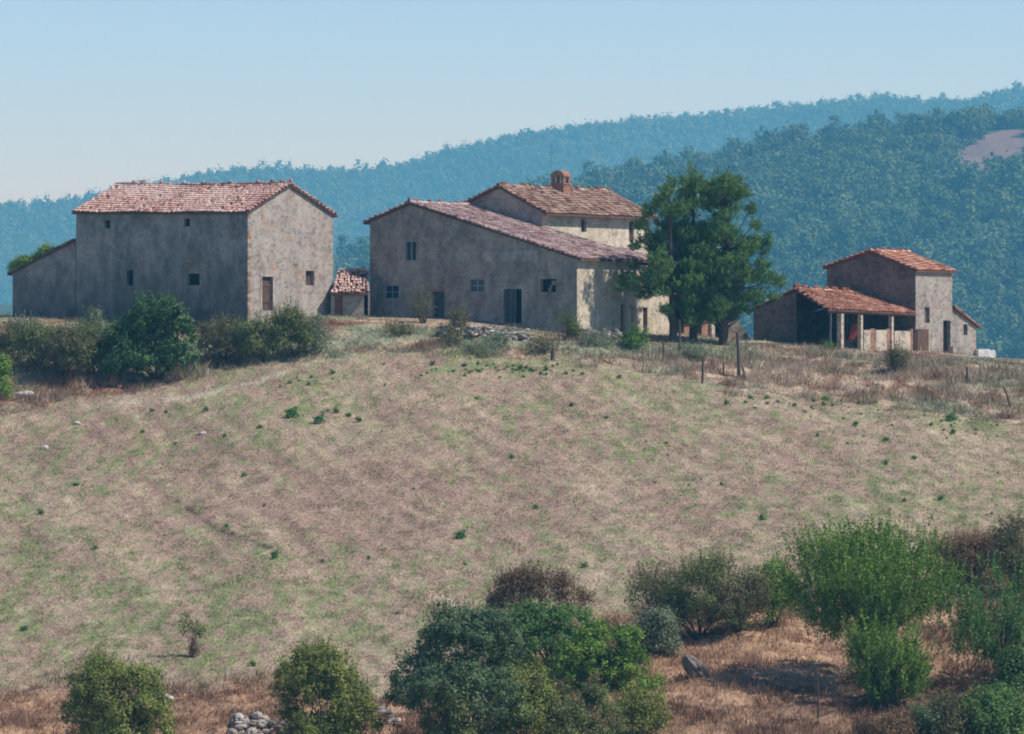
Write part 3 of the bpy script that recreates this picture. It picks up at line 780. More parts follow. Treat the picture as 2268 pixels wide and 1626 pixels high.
# ---- farmhouse: front gabled wing, taller house behind, low wing along the sunny side
KM = at(1278, 730, 350)
hs = thing('farmhouse', (KM.x, KM.y, KM.z), 'large old farmhouse in the middle with a long sloping pink tiled roof and brick chimney', 'farmhouse')
Q0 = hit(819, 492, KM, nf); Q1 = hit(910, 453, KM, nf); Q2 = hit(1278, 573, KM, nf)
Mend = xhit(KM, e2, 1408); TM = e2*((Mend-KM).length)
Wend = xhit(KM, e2, 1484)
zb = KM.z-1.8
ps = (Q2-Q0); ps.z = 0; ps.normalize()
gh = {k: rect_on(Q2, nf, ps, *r_) for k, r_ in dict(up=(898, 534, 922, 578), ll=(852, 632, 883, 662), door1=(956, 646, 985, 706), mid=(1041, 618, 1073, 648), door2=(1115, 640, 1156, 716), rt=(1197, 618, 1231, 647)).items()}
eh = {k: rect_on(Q2, ns, e2, *r_) for k, r_ in dict(d1=(1375, 674, 1384, 736), sl=(1398, 677, 1402, 713), d2=(1424, 681, 1434, 738), w1=(1376, 596, 1382, 622), w2=(1440, 600, 1446, 630)).items()}
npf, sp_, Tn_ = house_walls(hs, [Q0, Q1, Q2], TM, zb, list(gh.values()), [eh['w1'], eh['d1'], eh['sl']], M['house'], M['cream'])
gable_roof(hs, [Q0, Q1, Q2], TM, M['tile_house'], over=.42, rake=.2, sag=.05, vis_far_ext=1.2)
fill(hs, 'window', Q2, nf, ps, gh['up'], 'glass', 'frame', .14, (1, 0))
fill(hs, 'window', Q2, nf, ps, gh['ll'], 'glass', 'frame', .14, (1, 1))
fill(hs, 'window', Q2, nf, ps, gh['mid'], 'glass', 'frame', .14, (1, 1))
fill(hs, 'door', Q2, nf, ps, gh['door1'], 'wood_grey', depth=.28, label='low grey plank door with a rough brick lintel')
rc = gh['door2']; mid_ = rc[0]+(rc[2]-rc[0])*.62
fill(hs, 'door', Q2, nf, ps, (rc[0], rc[1], mid_, rc[3]), 'wood_grey', depth=.2, label='tall grey door standing part open')
fill(hs, 'doorway', Q2, nf, ps, (mid_+.01, rc[1], rc[2], rc[3]), 'dark', depth=.34)
fill(hs, 'window', Q2, nf, ps, gh['rt'], 'dark', depth=.34, label='black unglazed window with loose bricks in it')
rc = gh['rt']; mb = MB()
for (a, z_, hw, hh) in ((.55, 0, .12, .28), (.8, .52, .16, .3), (.62, .28, .08, .22)):
    q = Q2+ps*(rc[0]+(rc[2]-rc[0])*a)-nf*.2; z0 = rc[1]+(rc[3]-rc[1])*z_
    mb.box((q.x, q.y, 0), ps, nf, hw, .08, z0+.006, z0+hh)
mb.build('loose_bricks', M['house'], hs)
surround(hs, Q2, nf, ps, gh['door2'], 'patch', .1)
mb = MB(); rc = rect_on(Q2, nf, ps, 1069, 557, 1192, 580)      # newer plaster band with a ragged edge
pts_ = []; nb_ = 22
for i in range(nb_+1): pts_.append((rc[0]+(rc[2]-rc[0])*i/nb_, rc[1]+random.uniform(-.06, .06)))
for i in range(nb_, -1, -1): pts_.append((rc[0]+(rc[2]-rc[0])*i/nb_, rc[3]+random.uniform(-.05, .05)))
wall(mb, Q2+nf*.01, nf, ps, pts_, []); mb.build('plaster_patch', M['patch'], hs)
mb = MB(); rc = gh['door1']
for i in range(6):
    q = Q2+ps*(rc[0]-.3+i*.24); mb.box((q.x, q.y, 0), ps, nf, .11, .02, rc[3]+.02+random.uniform(0, .04), rc[3]+.14, 0)
mb.build('lintel', M['brown'], hs)
fill(hs, 'door', Q2, ns, e2, eh['d1'], 'wood_red', depth=.2, label='narrow rust brown door in the sunlit wall')
fill(hs, 'window', Q2, ns, e2, eh['sl'], 'dark', depth=.2); fill(hs, 'window', Q2, ns, e2, eh['w1'], 'dark', depth=.2)
# low wing
K2 = Vector((Mend.x, Mend.y, 0)); Lw2 = (Wend-Mend).length; off = (Mend-KM).length
ztop = hit(1445, 588, KM, ns).z
mb = MB()
def sh(rc, o_): return (rc[0]-o_, rc[1], rc[2]-o_, rc[3])
d2 = sh(eh['d2'], off); w2 = sh(eh['w2'], off)
wall(mb, K2, ns, e2, [(0.0, zb), (Lw2, zb), (Lw2, ztop), (0.0, ztop)], [w2, d2])
wall(mb, K2+e2*Lw2, e2, -ns, [(0, zb), (4.2, zb), (4.2, ztop+1.1), (0, ztop)], [])
mb.build('wall', M['cream'], hs)
fill(hs, 'door', K2, ns, e2, d2, 'wood', depth=.2); fill(hs, 'window', K2, ns, e2, w2, 'dark', depth=.25)
mb = MB(); E0 = K2+ns*.35+e2*1.45; E0.z = ztop+.02; E1 = K2+ns*.35+e2*(Lw2+.3); E1.z = ztop+.02; R0 = K2-ns*4.0+e2*1.45; R0.z = ztop+1.2; R1 = K2-ns*4.0+e2*(Lw2+.3); R1.z = ztop+1.2
slab(mb, E0, E1, R0, R1); tiled(mb, E0, E1, R0, R1); mb.build('roof', [M['roof_under'], M['tile_house']], hs)
# taller house behind
KU = KM+TM+e2*.05
U0 = hit(1032, 453, KU, nf); U1 = hit(1107, 416, KU, nf); U2 = hit(1200, 468, KU, nf)
Uend = xhit(U2, e2, 1440); TU = e2*((Uend-U2).length)
uh = [rect_on(U2, ns, e2, *r_) for r_ in ((1287, 486, 1299, 514), (1393, 491, 1404, 534))]
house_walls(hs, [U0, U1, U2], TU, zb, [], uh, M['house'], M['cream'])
gable_roof(hs, [U0, U1, U2], TU, M['tile_upper'], over=.6, rake=.22, sag=.04, miss=.04)
for r_ in uh: fill(hs, 'window', U2, ns, e2, r_, 'wood', depth=.2)
# chimney near the ridge
cu = U1+e2*(TU.length*.50); cn = Vector((0, 0, 1))
cx_ = xhit(U1+ns*.35, e2, 1242); zc0 = U1.z-.75
ch = MB(); ch.box((cx_.x, cx_.y, 0), ns, e2, .5, .42, zc0, zc0+1.15); ch.box((cx_.x, cx_.y, 0), ns, e2, .56, .48, zc0+1.15, zc0+1.24)
for a_ in (-1, 1):
    for b_ in (-1, 1):
        q = cx_+ns*a_*.40+e2*b_*.32; ch.box((q.x, q.y, 0), ns, e2, .1, .1, zc0+1.24, zc0+1.68)
ch.box((cx_.x, cx_.y, 0), ns, e2, .56, .48, zc0+1.68, zc0+1.78)
N_ = 8
for i in range(N_):        # rounded brick hood
    t0, t1 = math.pi*i/N_, math.pi*(i+1)/N_
    for rr_ in (1,):
        p = [cx_+ns*math.cos(t)*.5+e2*s_*.42+Vector((0, 0, 0)) for t, s_ in ((t0, -1), (t1, -1), (t1, 1), (t0, 1))]
        zz_ = [zc0+1.78+math.sin(t)*.34 for t in (t0, t1, t1, t0)]
        ch.face([Vector((a.x, a.y, z)) for a, z in zip(p, zz_)])
for s_ in (-1, 1):
    ch.face([Vector(((cx_+ns*math.cos(math.pi*i/N_)*.5+e2*s_*.42).x, (cx_+ns*math.cos(math.pi*i/N_)*.5+e2*s_*.42).y, zc0+1.78+math.sin(math.pi*i/N_)*.34)) for i in range(N_+1)])
cho = ch.build('chimney', M['brick'], hs)
mb = MB(); mb.box((cx_.x, cx_.y, 0), ns, e2, .62, .54, zc0-.1, zc0+.42); mb.build('flashing', M['patch'], cho)
mb = MB(); q = xhit(U1-ns*.6, e2, 1221); mb.tube([(q.x, q.y, U1.z-.5), (q.x, q.y, U1.z+3.2)], [.012, .008], 5); mb.build('mast', M['iron'], hs)
# porch at the far end of the sunny side with leaning buttress
Pend = xhit(KM, e2, 1612); Lp = (Pend-Wend).length; zp = hit(1550, 684, KM, ns).z; zpb = Wend.z-2.2
K3 = Vector((Wend.x, Wend.y, 0))-ns*.02
o_ = (Wend-KM).length
ph = [sh(rect_on(Q2, ns, e2, *r_), o_) for r_ in ((1500, 700, 1516, 748), (1544, 703, 1555, 752), (1580, 690, 1606, 752))]
mb = MB(); wall(mb, K3, ns, e2, [(0, zpb), (Lp, zpb), (Lp, zp), (0, zp)], ph)
wall(mb, K3+e2*Lp, e2, -ns, [(0, zpb), (3.6, zpb), (3.6, zp+.9), (0, zp)], [])
mb.build('wall', M['brown'], hs)
for r_ in ph: fill(hs, 'doorway', K3, ns, e2, r_, 'dark', depth=.36)
mb = MB(); pr = sh(rect_on(Q2, ns, e2, 1570, 688, 1577.5, 752), o_); q = K3+e2*((pr[0]+pr[2])/2)+ns*.12
mb.box((q.x, q.y, 0), e2, ns, (pr[2]-pr[0])/2, .12, zpb, zp-.05); mb.build('pillar', M['lowwall'], hs)
mb = MB(); E0 = K3+ns*.5; E0.z = zp+.0; E1 = K3+ns*.5+e2*(Lp+.1); E1.z = zp; R0 = K3-ns*3.6; R0.z = zp+1.0; R1 = K3-ns*3.6+e2*(Lp+.1); R1.z = zp+1.0
slab(mb, E0, E1, R0, R1); tiled(mb, E0, E1, R0, R1); mb.build('roof', [M['roof_under'], M['tile_upper']], hs)
b0 = K3+e2*(Lp+.02); bt = hit(1661, 756, Vector((Pend.x, Pend.y, 0)), Vector((0, -1, 0)))
mb = MB(); wd_ = .9; zlo = bt.z-1.5; dx = Vector((bt.x-b0.x, 0, 0)); bt2 = b0+dx
sl_ = (zp-.2-bt.z)/dx.length; dx2 = dx*(1+1.5/sl_/dx.length)
mb.hexa([Vector((b0.x, b0.y-wd_, zlo)), Vector((b0.x+dx2.x, b0.y-wd_, zlo)), Vector((b0.x+dx2.x, b0.y+wd_, zlo)), Vector((b0.x, b0.y+wd_, zlo))],
        [Vector((b0.x, b0.y-wd_, zp-.1)), Vector((b0.x+.22, b0.y-wd_, zp-.15)), Vector((b0.x+.22, b0.y+wd_, zp-.15)), Vector((b0.x, b0.y+wd_, zp-.1))])
mb.build('buttress', M['lowwall'], hs)

# ---- little outbuilding between barn and farmhouse
ds_ = 356.7; KS = at(736, 650, ds_); n0 = Vector((0, -1, 0)); x0 = Vector((1, 0, 0))
ob = thing('outbuilding', ground_at(778, ds_), 'small low outbuilding with broken tiled roof between barn and farmhouse', 'outbuilding')
hole = [rect_on(KS, n0, x0, *r_) for r_ in ((742, 654, 759, 702), (806, 654, 815, 702))]
wl = (at(819, 650, ds_)-KS).length
mb = MB(); wall(mb, KS, n0, x0, [(-.1, KS.z-3.5), (wl, KS.z-3.5), (wl, KS.z), (-.1, KS.z)], hole); wall(mb, KS+x0*wl, x0, -n0, [(0, KS.z-3.5), (2.3, KS.z-3.5), (2.3, KS.z+1.2), (0, KS.z)], []); mb.build('wall', M['barn_lit'], ob)
fill(ob, 'door', KS, n0, x0, hole[0], 'wood_red', depth=.15); fill(ob, 'doorway', KS, n0, x0, hole[1], 'dark', depth=.3)
mb = MB(); E0 = KS+Vector((-.1, -.5, .0)); E1 = KS+Vector((wl-.1, -.5, .02)); R0 = KS+Vector((.35, 2.1, 1.5)); R1 = KS+Vector((wl-.1, 2.1, 1.55))
slab(mb, E0, E1, R0, R1, .16); tiled(mb, E0, E1, R0, R1, 1, miss=.08, jitter=.04, ragged=.2); ridge_caps(mb, R0, R1, 1, .17)
mb.build('roof', [M['roof_under'], M['tile_barn']], ob)

# ---- tower house on the right
th2 = 34.0
KT = at(2028, 780, 365)
tw = thing('tower_house', (KT.x, KT.y, KT.z), 'tall narrow stone house with an orange tiled roof at the right, low annex behind it', 'house')
V0 = hit(1831, 594, KT, nf); V1 = hit(1929, 560, KT, nf); V2 = hit(2028, 600, KT, nf)
Tend = xhit(KT, e2, 2109); TT = e2*((Tend-KT).length); zb = KT.z-1.6
th_ = [rect_on(V2, ns, e2, *r_) for r_ in ((2048, 681, 2059, 715), (2089, 710, 2105, 781))]
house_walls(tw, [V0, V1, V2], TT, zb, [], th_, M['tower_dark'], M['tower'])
gable_roof(tw, [V0, V1, V2], TT, M['tile_orange'], over=.22, rake=.2, sag=.03, miss=.03)
fill(tw, 'window', V2, ns, e2, th_[0], 'wood', depth=.2); fill(tw, 'door', V2, ns, e2, th_[1], 'dark', depth=.3)
mb = MB(); rc = rect_on(V2, ns, e2, 2029, 729, 2054, 782); q = V2+e2*((rc[0]+rc[2])/2); mb.box((q.x, q.y, 0), e2, ns, (rc[2]-rc[0])/2, .1, rc[1]-.4, rc[3], 0)
mb.build('door', M['wood'], tw)
# annex
s0 = (Tend-KT).length; Ka = Vector((Tend.x, Tend.y, 0))
a0 = hit(2110, 682, KT, ns); a1 = hit(2162, 722, KT, ns); La = (a1-Ka).dot(e2)
win = sh(rect_on(V2, ns, e2, 2133, 718, 2142, 742), s0)
mb = MB(); wall(mb, Ka, ns, e2, [(0.0, zb), (La, zb), (La, a1.z), (0.0, a0.z)], [win])
wall(mb, Ka+e2*La, e2, -ns, [(0, zb), (4.5, zb), (4.5, a1.z), (0, a1.z)], []); mb.build('wall', M['tower'], tw)
fill(tw, 'window', Ka, ns, e2, win, 'dark', depth=.25); surround(tw, Ka, ns, e2, win, 'patch', .1)
mb = MB(); dn = (a1-a0).normalized(); E0 = a1+dn*.3+ns*.2+Vector((0, 0, .08)); E1 = E0-ns*5.0; R0 = a0+ns*.2+Vector((0, 0, .08)); R1 = R0-ns*5.0
slab(mb, E0, E1, R0, R1); tiled(mb, E0, E1, R0, R1, 1); mb.build('roof', [M['roof_under'], M['tile_upper']], tw)

# ---- open shed leaning on the tower
shd = thing('open_shed', ground_at(1850, 356), 'open cart shed with pillars and bright orange roof before the tower house', 'shed')
rF = hit(1902, 652, KT+nf*.06, nf); eF = hit(2026, 696, KT+nf*.06, nf)
rN = xhit(rF, e2, 1764); rN.z = at(0, 643, rN.y).z; eN = xhit(eF, e2, 1832); eN.z = at(0, 686, eN.y).z
lN = hit(1669, 684, rN, nf); lF = lN+(rF-rN); lF.z = lN.z
mb = MB(); dn = (eN-rN).normalized(); dn2 = (eF-rF).normalized(); up_ = Vector((0, 0, .08))
slab(mb, eN+dn*.15+up_, eF+dn2*.15+up_, rN+up_, rF+up_, .12); tiled(mb, eN+dn*.15+up_, eF+dn2*.15+up_, rN+up_, rF+up_, 1, sag=.06, ragged=.25)
dl = (lN-rN).normalized()*.2
slab(mb, lN+dl+up_, lF+dl+up_, rN+up_, rF+up_, .12); tiled(mb, lN+dl+up_, lF+dl+up_, rN+up_, rF+up_, 1)
ridge_caps(mb, rN+up_, rF+up_, 1)
mb.rock(rN+Vector((0, 0, .3)), .22, .2, .2, 1, .1, 4)
for i in range(7):       # ragged near rake
    p = rN+(eN-rN)*(i/6.5)+Vector((0, 0, .1)); mb.rock(p, .2, .2, .1, 1, random.random()*.5, i)
mb.build('roof', [M['roof_under'], M['tile_orange']], shd)
mb = MB(); zb2 = gzs(rN.x, rN.y)-1.5; s_ = (rN-lN); s_.z = 0; wl = s_.length; s_.normalize()
K4 = Vector((lN.x, lN.y, 0))
wall(mb, K4, nf, s_, [(0, zb2), (wl, zb2), (wl, rN.z-.1), (0, lN.z-.1)], [])
wall(mb, K4, -s_, e2, [(0, zb2), ((lF-lN).length, zb2), ((lF-lN).length, lF.z-.1), (0, lN.z-.1)], [])
wall(mb, lF+nf*.08, nf, s_, [(0, zb2), ((rF-lF).length*.97, zb2), ((rF-lF).length*.97, rF.z-.1), (0, lF.z-.1)], [])
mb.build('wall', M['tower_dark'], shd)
def on_eave(X): 
    p = xhit(eF, e2, X); return p
zev = min(eN.z, eF.z)-.05
for X0, X1 in ((1862, 1871), (1907, 1914), (1975, 1982)):
    p = on_eave((X0+X1)/2); hw = (X1-X0)/2/F*p.y*1.25; mb = MB(); g0 = gzs(p.x, p.y)
    mb.box((p.x-.15, p.y+.05, 0), ns, e2, hw, hw, g0-.6, zev); mb.build('pillar', M['lowwall'], shd)
p = on_eave(1838); mb = MB(); mb.tube([(p.x, p.y, gzs(p.x, p.y)-.3), (p.x+.05, p.y, zev)], [.09, .08]); mb.build('post', M['wood_grey'], shd)
for X0, X1, Y0, mt in ((1915, 1930, 731, 'lowwall'), (1930, 1940, 728, 'brick'), (1941, 1966, 731, 'lowwall'), (1966, 1974, 728, 'brick'), (1983, 2018, 733, 'lowwall'), (2018, 2027, 728, 'brown')):
    a = on_eave(X0); b = on_eave(X1); c = (a+b)/2; mb = MB(); mb.box((c.x-.15, c.y+.25, 0), e2, ns, (b-a).length/2-.005, .14, gzs(c.x, c.y)-.6, (CY-Y0)/F*c.y)
    mb.build('low_wall', M[mt], shd)
for X0 in (1922, 1936, 1950, 1963):       # thin uprights deeper inside
    p = on_eave(X0)-ns*1.6; mb = MB(); mb.tube([(p.x, p.y, gzs(p.x, p.y)-.2), (p.x, p.y, zev+.3)], [.07, .06], 6); mb.build('post', M['wood_grey'], shd)
mb = MB(); a = eN+up_-Vector((0, 0, .2)); b = eF+up_-Vector((0, 0, .2)); mb.tube([a, b], [.08, .08], 6); mb.build('beam', M['wood'], shd)
# rusty farm roller kept in the shed
p = on_eave(1921)-ns*1.0; g0 = gzs(p.x, p.y)
fm = thing('farm_machine', (p.x, p.y, g0), 'rusty red farm machine standing behind the pillars inside the open shed', 'farm machine')
mb = MB(); mb.hexa([p+Vector((-.45, -.3, 0))-Vector((0, 0, p.z-g0-.5)), p+Vector((.35, -.3, -p.z+g0+.5)), p+Vector((.35, .3, -p.z+g0+.5)), p+Vector((-.45, .3, -p.z+g0+.5))],
                    [Vector((p.x-.2, p.y-.25, g0+1.55)), Vector((p.x+.3, p.y-.25, g0+1.75)), Vector((p.x+.3, p.y+.25, g0+1.75)), Vector((p.x-.2, p.y+.25, g0+1.55))])
mb.tube([(p.x-.5, p.y, g0+.9), (p.x-.9, p.y-.2, g0+.45)], [.06, .05], 6); mb.build('hopper', M['rust'], fm)
for sx in (-.35, .3):
    mb = MB(); cc = Vector((p.x+sx, p.y-.34, g0+.36))
    mb.tube([cc+Vector((0, -.05, 0)), cc+Vector((0, .05, 0))], [.36, .36], 14); mb.build('wheel', M['iron'], fm)

# ---- low walls behind the tower
p0 = at(2106, 768, 368); p1 = at(2160, 773, 370)
def low_wall(name, a, b, th, zt0, zt1, drop, mat, label, cat='wall'):
    t = (b-a); t.z = 0; t.normalize(); nn = Vector((t.y, -t.x, 0))
    mb = MB(); n_ = max(3, int((b-a).length/.35)); prev = None
    for i in range(n_):
        u0, u1 = i/n_, (i+1)/n_; q0_ = a+(b-a)*u0; q1_ = a+(b-a)*u1; z0 = zt0+(zt1-zt0)*u0+random.uniform(-.06, .06)
        mb.hexa([Vector((q.x, q.y, q.z-drop)) for q in (q0_+nn*th, q1_+nn*th, q1_-nn*th, q0_-nn*th)], [Vector((q.x, q.y, z0)) for q in (q0_+nn*th, q1_+nn*th, q1_-nn*th, q0_-nn*th)])
    o = mb.build(name, mat, None, (a.x, a.y, a.z)); tag(o, label, cat); return o
low_wall('garden_wall', p0, p1, .2, p0.z, p1.z, 1.6, M['tower'], 'low shaded stone wall running out from the annex of the tower house')
p2 = at(2162, 772, 369.5); p3 = at(2200, 776, 370)
low_wall('ruined_wall', p2, p3, .35, p2.z, p3.z, 1.6, M['white'], 'short broken pale block wall at the far right end of the farm')

# ------------------------------------------------------------------ dry stone terrace walls and rocks
def rubble(name, pts, hgt, n, label, sz=(.07, .2), base_off=0.0):
    P = [Vector(p) for p in pts]; seg = [(P[i+1]-P[i]).length for i in range(len(P)-1)]; tot = sum(seg)
    mb = MB()
    for k in range(n):
        t = random.random()*tot; i = 0
        while t > seg[i] and i < len(seg)-1: t -= seg[i]; i += 1
        p = P[i]+(P[i+1]-P[i])*(t/seg[i]); p = p+Vector((random.gauss(0, .1), random.gauss(0, .35), 0))
        g0 = gzs(p.x, p.y); s_ = random.uniform(*sz)
        z = g0+random.random()**1.3*hgt*(.5+.5*math.sin(k*.37)**2)
        mb.rock((p.x, p.y, z), s_, s_*random.uniform(.6, 1), s_*random.uniform(.4, .75), 0, random.random(), k)
    a = P[0]; o = mb.build(name, M['rubble'], None, (a.x, a.y, a.z)); tag(o, label, 'stone wall'); return o
rubble('dry_stone_wall', [ground_px(X, Y) for X, Y in ((975, 742), (1040, 748), (1100, 752), (1175, 754))], .75, 340, 'tumbled dry stone terrace wall below the front of the farmhouse')
rubble('dry_stone_wall', [ground_px(X, Y) for X, Y in ((1282, 743), (1330, 748), (1372, 752))], .5, 170, 'short heap of terrace stones below the sunlit corner of the farmhouse')
rubble('stone_heap', [ground_px(X, Y) for X, Y in ((848, 1580), (868, 1595), (888, 1612))], .25, 45, 'small heap of brown stones between two bushes at the bottom edge', (.08, .2))
rubble('ruined_wall', [ground_px(X, Y) for X, Y in ((520, 1622), (590, 1618), (658, 1620))], .55, 120, 'ruined dry stone wall at the bottom edge left of the second bush', (.12, .3))
def rock(X, Y, sx, sy, sz, label, rot=0, mat='rock', k=1):
    p = ground_px(X, Y); mb = MB(); mb.rock((0, 0, 0), sx, sy, sz, 0, random.random(), int(X)); mb.rock((sx*.6, -.1, -sz*.3), sx*.6, sy*.7, sz*.6, 0, random.random(), int(X)+5)
    o = mb.build('rock', M[mat]); o.location = (p.x, p.y, p.z+sz*.45); o.rotation_euler = (0, rot, 0); tag(o, label, 'rock')
rock(55, 880, .55, .4, .28, 'white rock lying in brown grass at the left edge below the shrubs')
rock(1538, 1500, .35, .4, .75, 'slab of pale rock leaning on the brown bank right of the big bush', R(-35), 'rubble')
rock(98, 996, .22, .2, .16, 'small brown stone on the field near the left edge', 0, 'rubble')
rock(448, 962, .2, .2, .12, 'small pale stone on the upper left of the field')
rock(365, 1556, .35, .3, .2, 'pale stone just right of the leftmost bottom bush')
rock(170, 940, .22, .2, .12, 'tiny pale stone at the left edge of the field')

# ------------------------------------------------------------------ fence posts
def post(X, Yt, Yb, r, lean, label, d=None):
    p = ground_px(X, Yb) if d is None else ground_at(X, d)
    h_ = (Yb-Yt)/F*p.y; mb = MB()
    top = Vector((p.x+lean*h_, p.y, p.z+h_)); mid = p+(top-p)*.55+Vector((.02, .02, 0))
    mb.tube([p-Vector((0, 0, .3)), mid, top], [r*1.15, r, r*.8], 7, 0, .5)
    mb.tube([top-Vector((0, 0, .005)), top+Vector((.01, 0, .04))], [r*.8, r*.5], 7, 0, .9)
    o = mb.build('fence_post', M['post'], None, p); tag(o, label, 'fence post', 'old fence posts')
post(1637, 737, 838, .11, -.04, 'tall thick dark fence post leaning left on the bank between the pines and the shed')
post(1651, 812, 842, .07, -.25, 'short stake leaning against the tall thick fence post')
post(1555, 792, 850, .07, .03, 'thin upright fence post below the pines')
post(1602, 805, 832, .05, 0, 'short faint fence post left of the tall thick one')
post(1504, 712, 778, .08, .02, 'fence post standing in front of the pine trunks')
post(1470, 758, 796, .07, -.05, 'dark fence post left of the pine trunks')
post(1222, 771, 799, .12, .1, 'dark stump post on the bank under the farmhouse')
post(2141, 814, 850, .08, .03, 'dark fence post on the bank under the low walls at the right')
post(2240, 855, 902, .06, -.4, 'leaning bare post near the right edge above the field')
post(67, 688, 716, .06, 0, 'thin post in front of the dark base of the barn lean-to')
post(253, 680, 698, .06, 0, 'thin post in front of the long barn wall')
post(1812, 1504, 1592, .045, -.02, 'thin dark stake on the brown bank at the bottom right')
post(20, 700, 722, .06, 0, 'thin grey post at the left edge beside the barn')

# ------------------------------------------------------------------ plants
def stems(mb, base, tops, r0=.06):
    for t in tops:
        b = Vector(base)+Vector((random.gauss(0, .12), random.gauss(0, .12), -.2)); t = Vector(t); m_ = b+(t-b)*.5+Vector((random.gauss(0, .1), random.gauss(0, .1), .1))
        mb.tube([b, m_, t], [r0, r0*.6, r0*.25], 5, 0, random.random())
def shrub(X, Yb, Yt, wpx, mat, label, n=6000, size=.11, lumps=None, group=None, depth=1.0, cl=22, spread=.16, name='shrub', cat='shrub', clumpy=None, d=None, inner=.2, nl=9, shoot=0.0):
    p = ground_px(X, Yb) if d is None else ground_at(X, d)
    sc = p.y/F; r = wpx/2*sc; h_ = (CY-Yt)*sc-p.z
    t = thing(name, p, label, cat, group)
    C = [(p.x, p.y, p.z+h_*.46, r*.78, r*.78*depth, h_*.46), (p.x, p.y, p.z+h_*.2, r*.8, r*.8*depth, h_*.24)]
    if clumpy:
        C = [(p.x+(cx-X)*sc, p.y+random.uniform(-.5, .5)*rx*sc*depth-cz*sc, (CY-cy)*sc, rx*sc, rx*sc*depth, ry*sc) for cx, cy, rx, ry, cz in clumpy]
    else:
        for i in range(nl):
            a = 6.283*(i+random.random())/nl; q = random.random()
            C.append((p.x+math.cos(a)*r*.62*(1-.45*q), p.y+math.sin(a)*r*.62*depth*(1-.45*q), p.z+h_*(.16+.62*q), r*.38, r*.38*depth, h_*.22))
    P, rn = leaf_cloud(C, n, size, cl, spread, inner, lump=(16 if n >= 12000 else 9))
    if shoot > 0:
        k = int(n*shoot/14); ci = rng.integers(0, len(C), k); CC = np.array(C)[ci]; dd = rand_dirs(k); dd[:, 2] = np.abs(dd[:, 2])
        st = CC[:, :3]+dd*CC[:, 3:]*.85; dv = dd*.5+np.array((0, 0, .8)); dv /= np.linalg.norm(dv, axis=1)[:, None]
        P2, r2 = shoots(st, dv, .35+.5*rng.random(k), 14, size*.9, .05)
        P = np.concatenate([P, P2]); rn = np.concatenate([rn, r2])
    me = np_mesh('foliage', P, 4, L[mat], rn); link('foliage', me, t)
    mb = MB(); tops = [(c[0], c[1], c[2]) for c in C[:8]]; stems(mb, p, tops); mb.build('stem', M['bark'], t)
    return t
# along the barn
G1 = 'shrubs along the foot of the barn'
shrub(345, 842, 662, 205, 'deep', 'largest dark green bush in front of the long barn wall', 26000, .17, clumpy=[(345, 765, 88, 66, 0), (345, 700, 50, 34, 0), (395, 745, 48, 46, 60), (300, 745, 44, 50, 20), (290, 790, 42, 42, 40), (400, 795, 48, 36, 60), (350, 800, 60, 40, 40), (375, 690, 30, 22, 40), (320, 690, 30, 24, 0)], group=G1, cl=20, spread=.12, shoot=.1)
shrub(262, 838, 700, 120, 'deep', 'dark bush squeezed against the left side of the largest barn bush', 8000, .13, group=G1, spread=.2)
shrub(195, 834, 705, 130, 'olive', 'brownish green shrub left of the largest barn bush', 8000, .12, group=G1, shoot=.4, spread=.2)
shrub(92, 822, 712, 135, 'olive', 'spreading olive shrub under the lean-to end of the barn', 8500, .12, group=G1, shoot=.3, spread=.2)
shrub(205, 745, 686, 42, 'grey', 'upright pale grey green plant poking above the barn shrubs', 1800, .1, group=G1, shoot=.6)
shrub(140, 815, 730, 90, 'brown', 'low brown twiggy shrub between two olive ones below the barn', 2600, .1, group=G1, shoot=.5)
shrub(500, 800, 698, 150, 'twig', 'loose grey brown shrub just right of the largest barn bush', 9000, .11, group=G1, shoot=.5, inner=.5)
shrub(566, 796, 706, 110, 'olive', 'loose green brown shrub below the sunlit barn corner', 7500, .11, group=G1, shoot=.5, inner=.4)
shrub(645, 794, 682, 120, 'olive', 'green shrub below the barn door', 8000, .12, group=G1, shoot=.4)
shrub(698, 784, 708, 72, 'grey', 'thin grey green shrub at the right end of the barn shrubs', 3000, .1, group=G1, shoot=.5)
shrub(0, 885, 778, 62, 'bright', 'bright green bush cut by the left picture edge', 6000, .13, group=G1)
shrub(45, 745, 712, 90, 'grey', 'low pale weeds at the left corner below the lean-to', 2000, .1, group=G1, shoot=.6)
shrub(150, 838, 722, 130, 'twig', 'brown green shrub filling the hedge between the olive ones', 7000, .12, group=G1, shoot=.4)
shrub(30, 800, 722, 80, 'twig', 'low straggly shrub at the left end of the hedge', 4000, .11, group=G1, shoot=.4)
# before the farmhouse
G2 = 'small plants before the farmhouse'
for i_, (X, Yb, w_, lab_) in enumerate([(1100, 772, 70, 'low tawny weeds against the middle of the terrace wall'), (1000, 766, 60, 'low sage weeds against the left end of the terrace wall'), (1060, 788, 90, 'low sage weeds on the bank under the terrace wall'), (1200, 782, 80, 'low sage weeds on the bank right of the terrace wall'),
        (1320, 768, 80, 'low weeds in front of the short terrace stones'), (880, 745, 90, 'low pale weeds on the bank under the farmhouse corner'), (1540, 792, 80, 'low dry weeds on the bank under the pines')]):
    shrub(X, Yb, Yb-22, w_, 'grey' if i_ % 2 == 0 else 'twig', lab_, 1500, .09, group='low weeds on the bank', shoot=.8, name='weeds', cat='weeds')
shrub(938, 716, 640, 56, 'twig', 'thin wispy sapling beside the low grey farmhouse door', 1300, .085, group=G2, shoot=.7, inner=.6, name='sapling', cat='sapling')
shrub(1015, 742, 688, 60, 'twig', 'scrubby brown shrub on the left end of the terrace stones', 2400, .09, group=G2, shoot=.5)
shrub(1258, 754, 697, 56, 'olive', 'small pale green shrub under the black farmhouse window', 2600, .09, group=G2, shoot=.4)
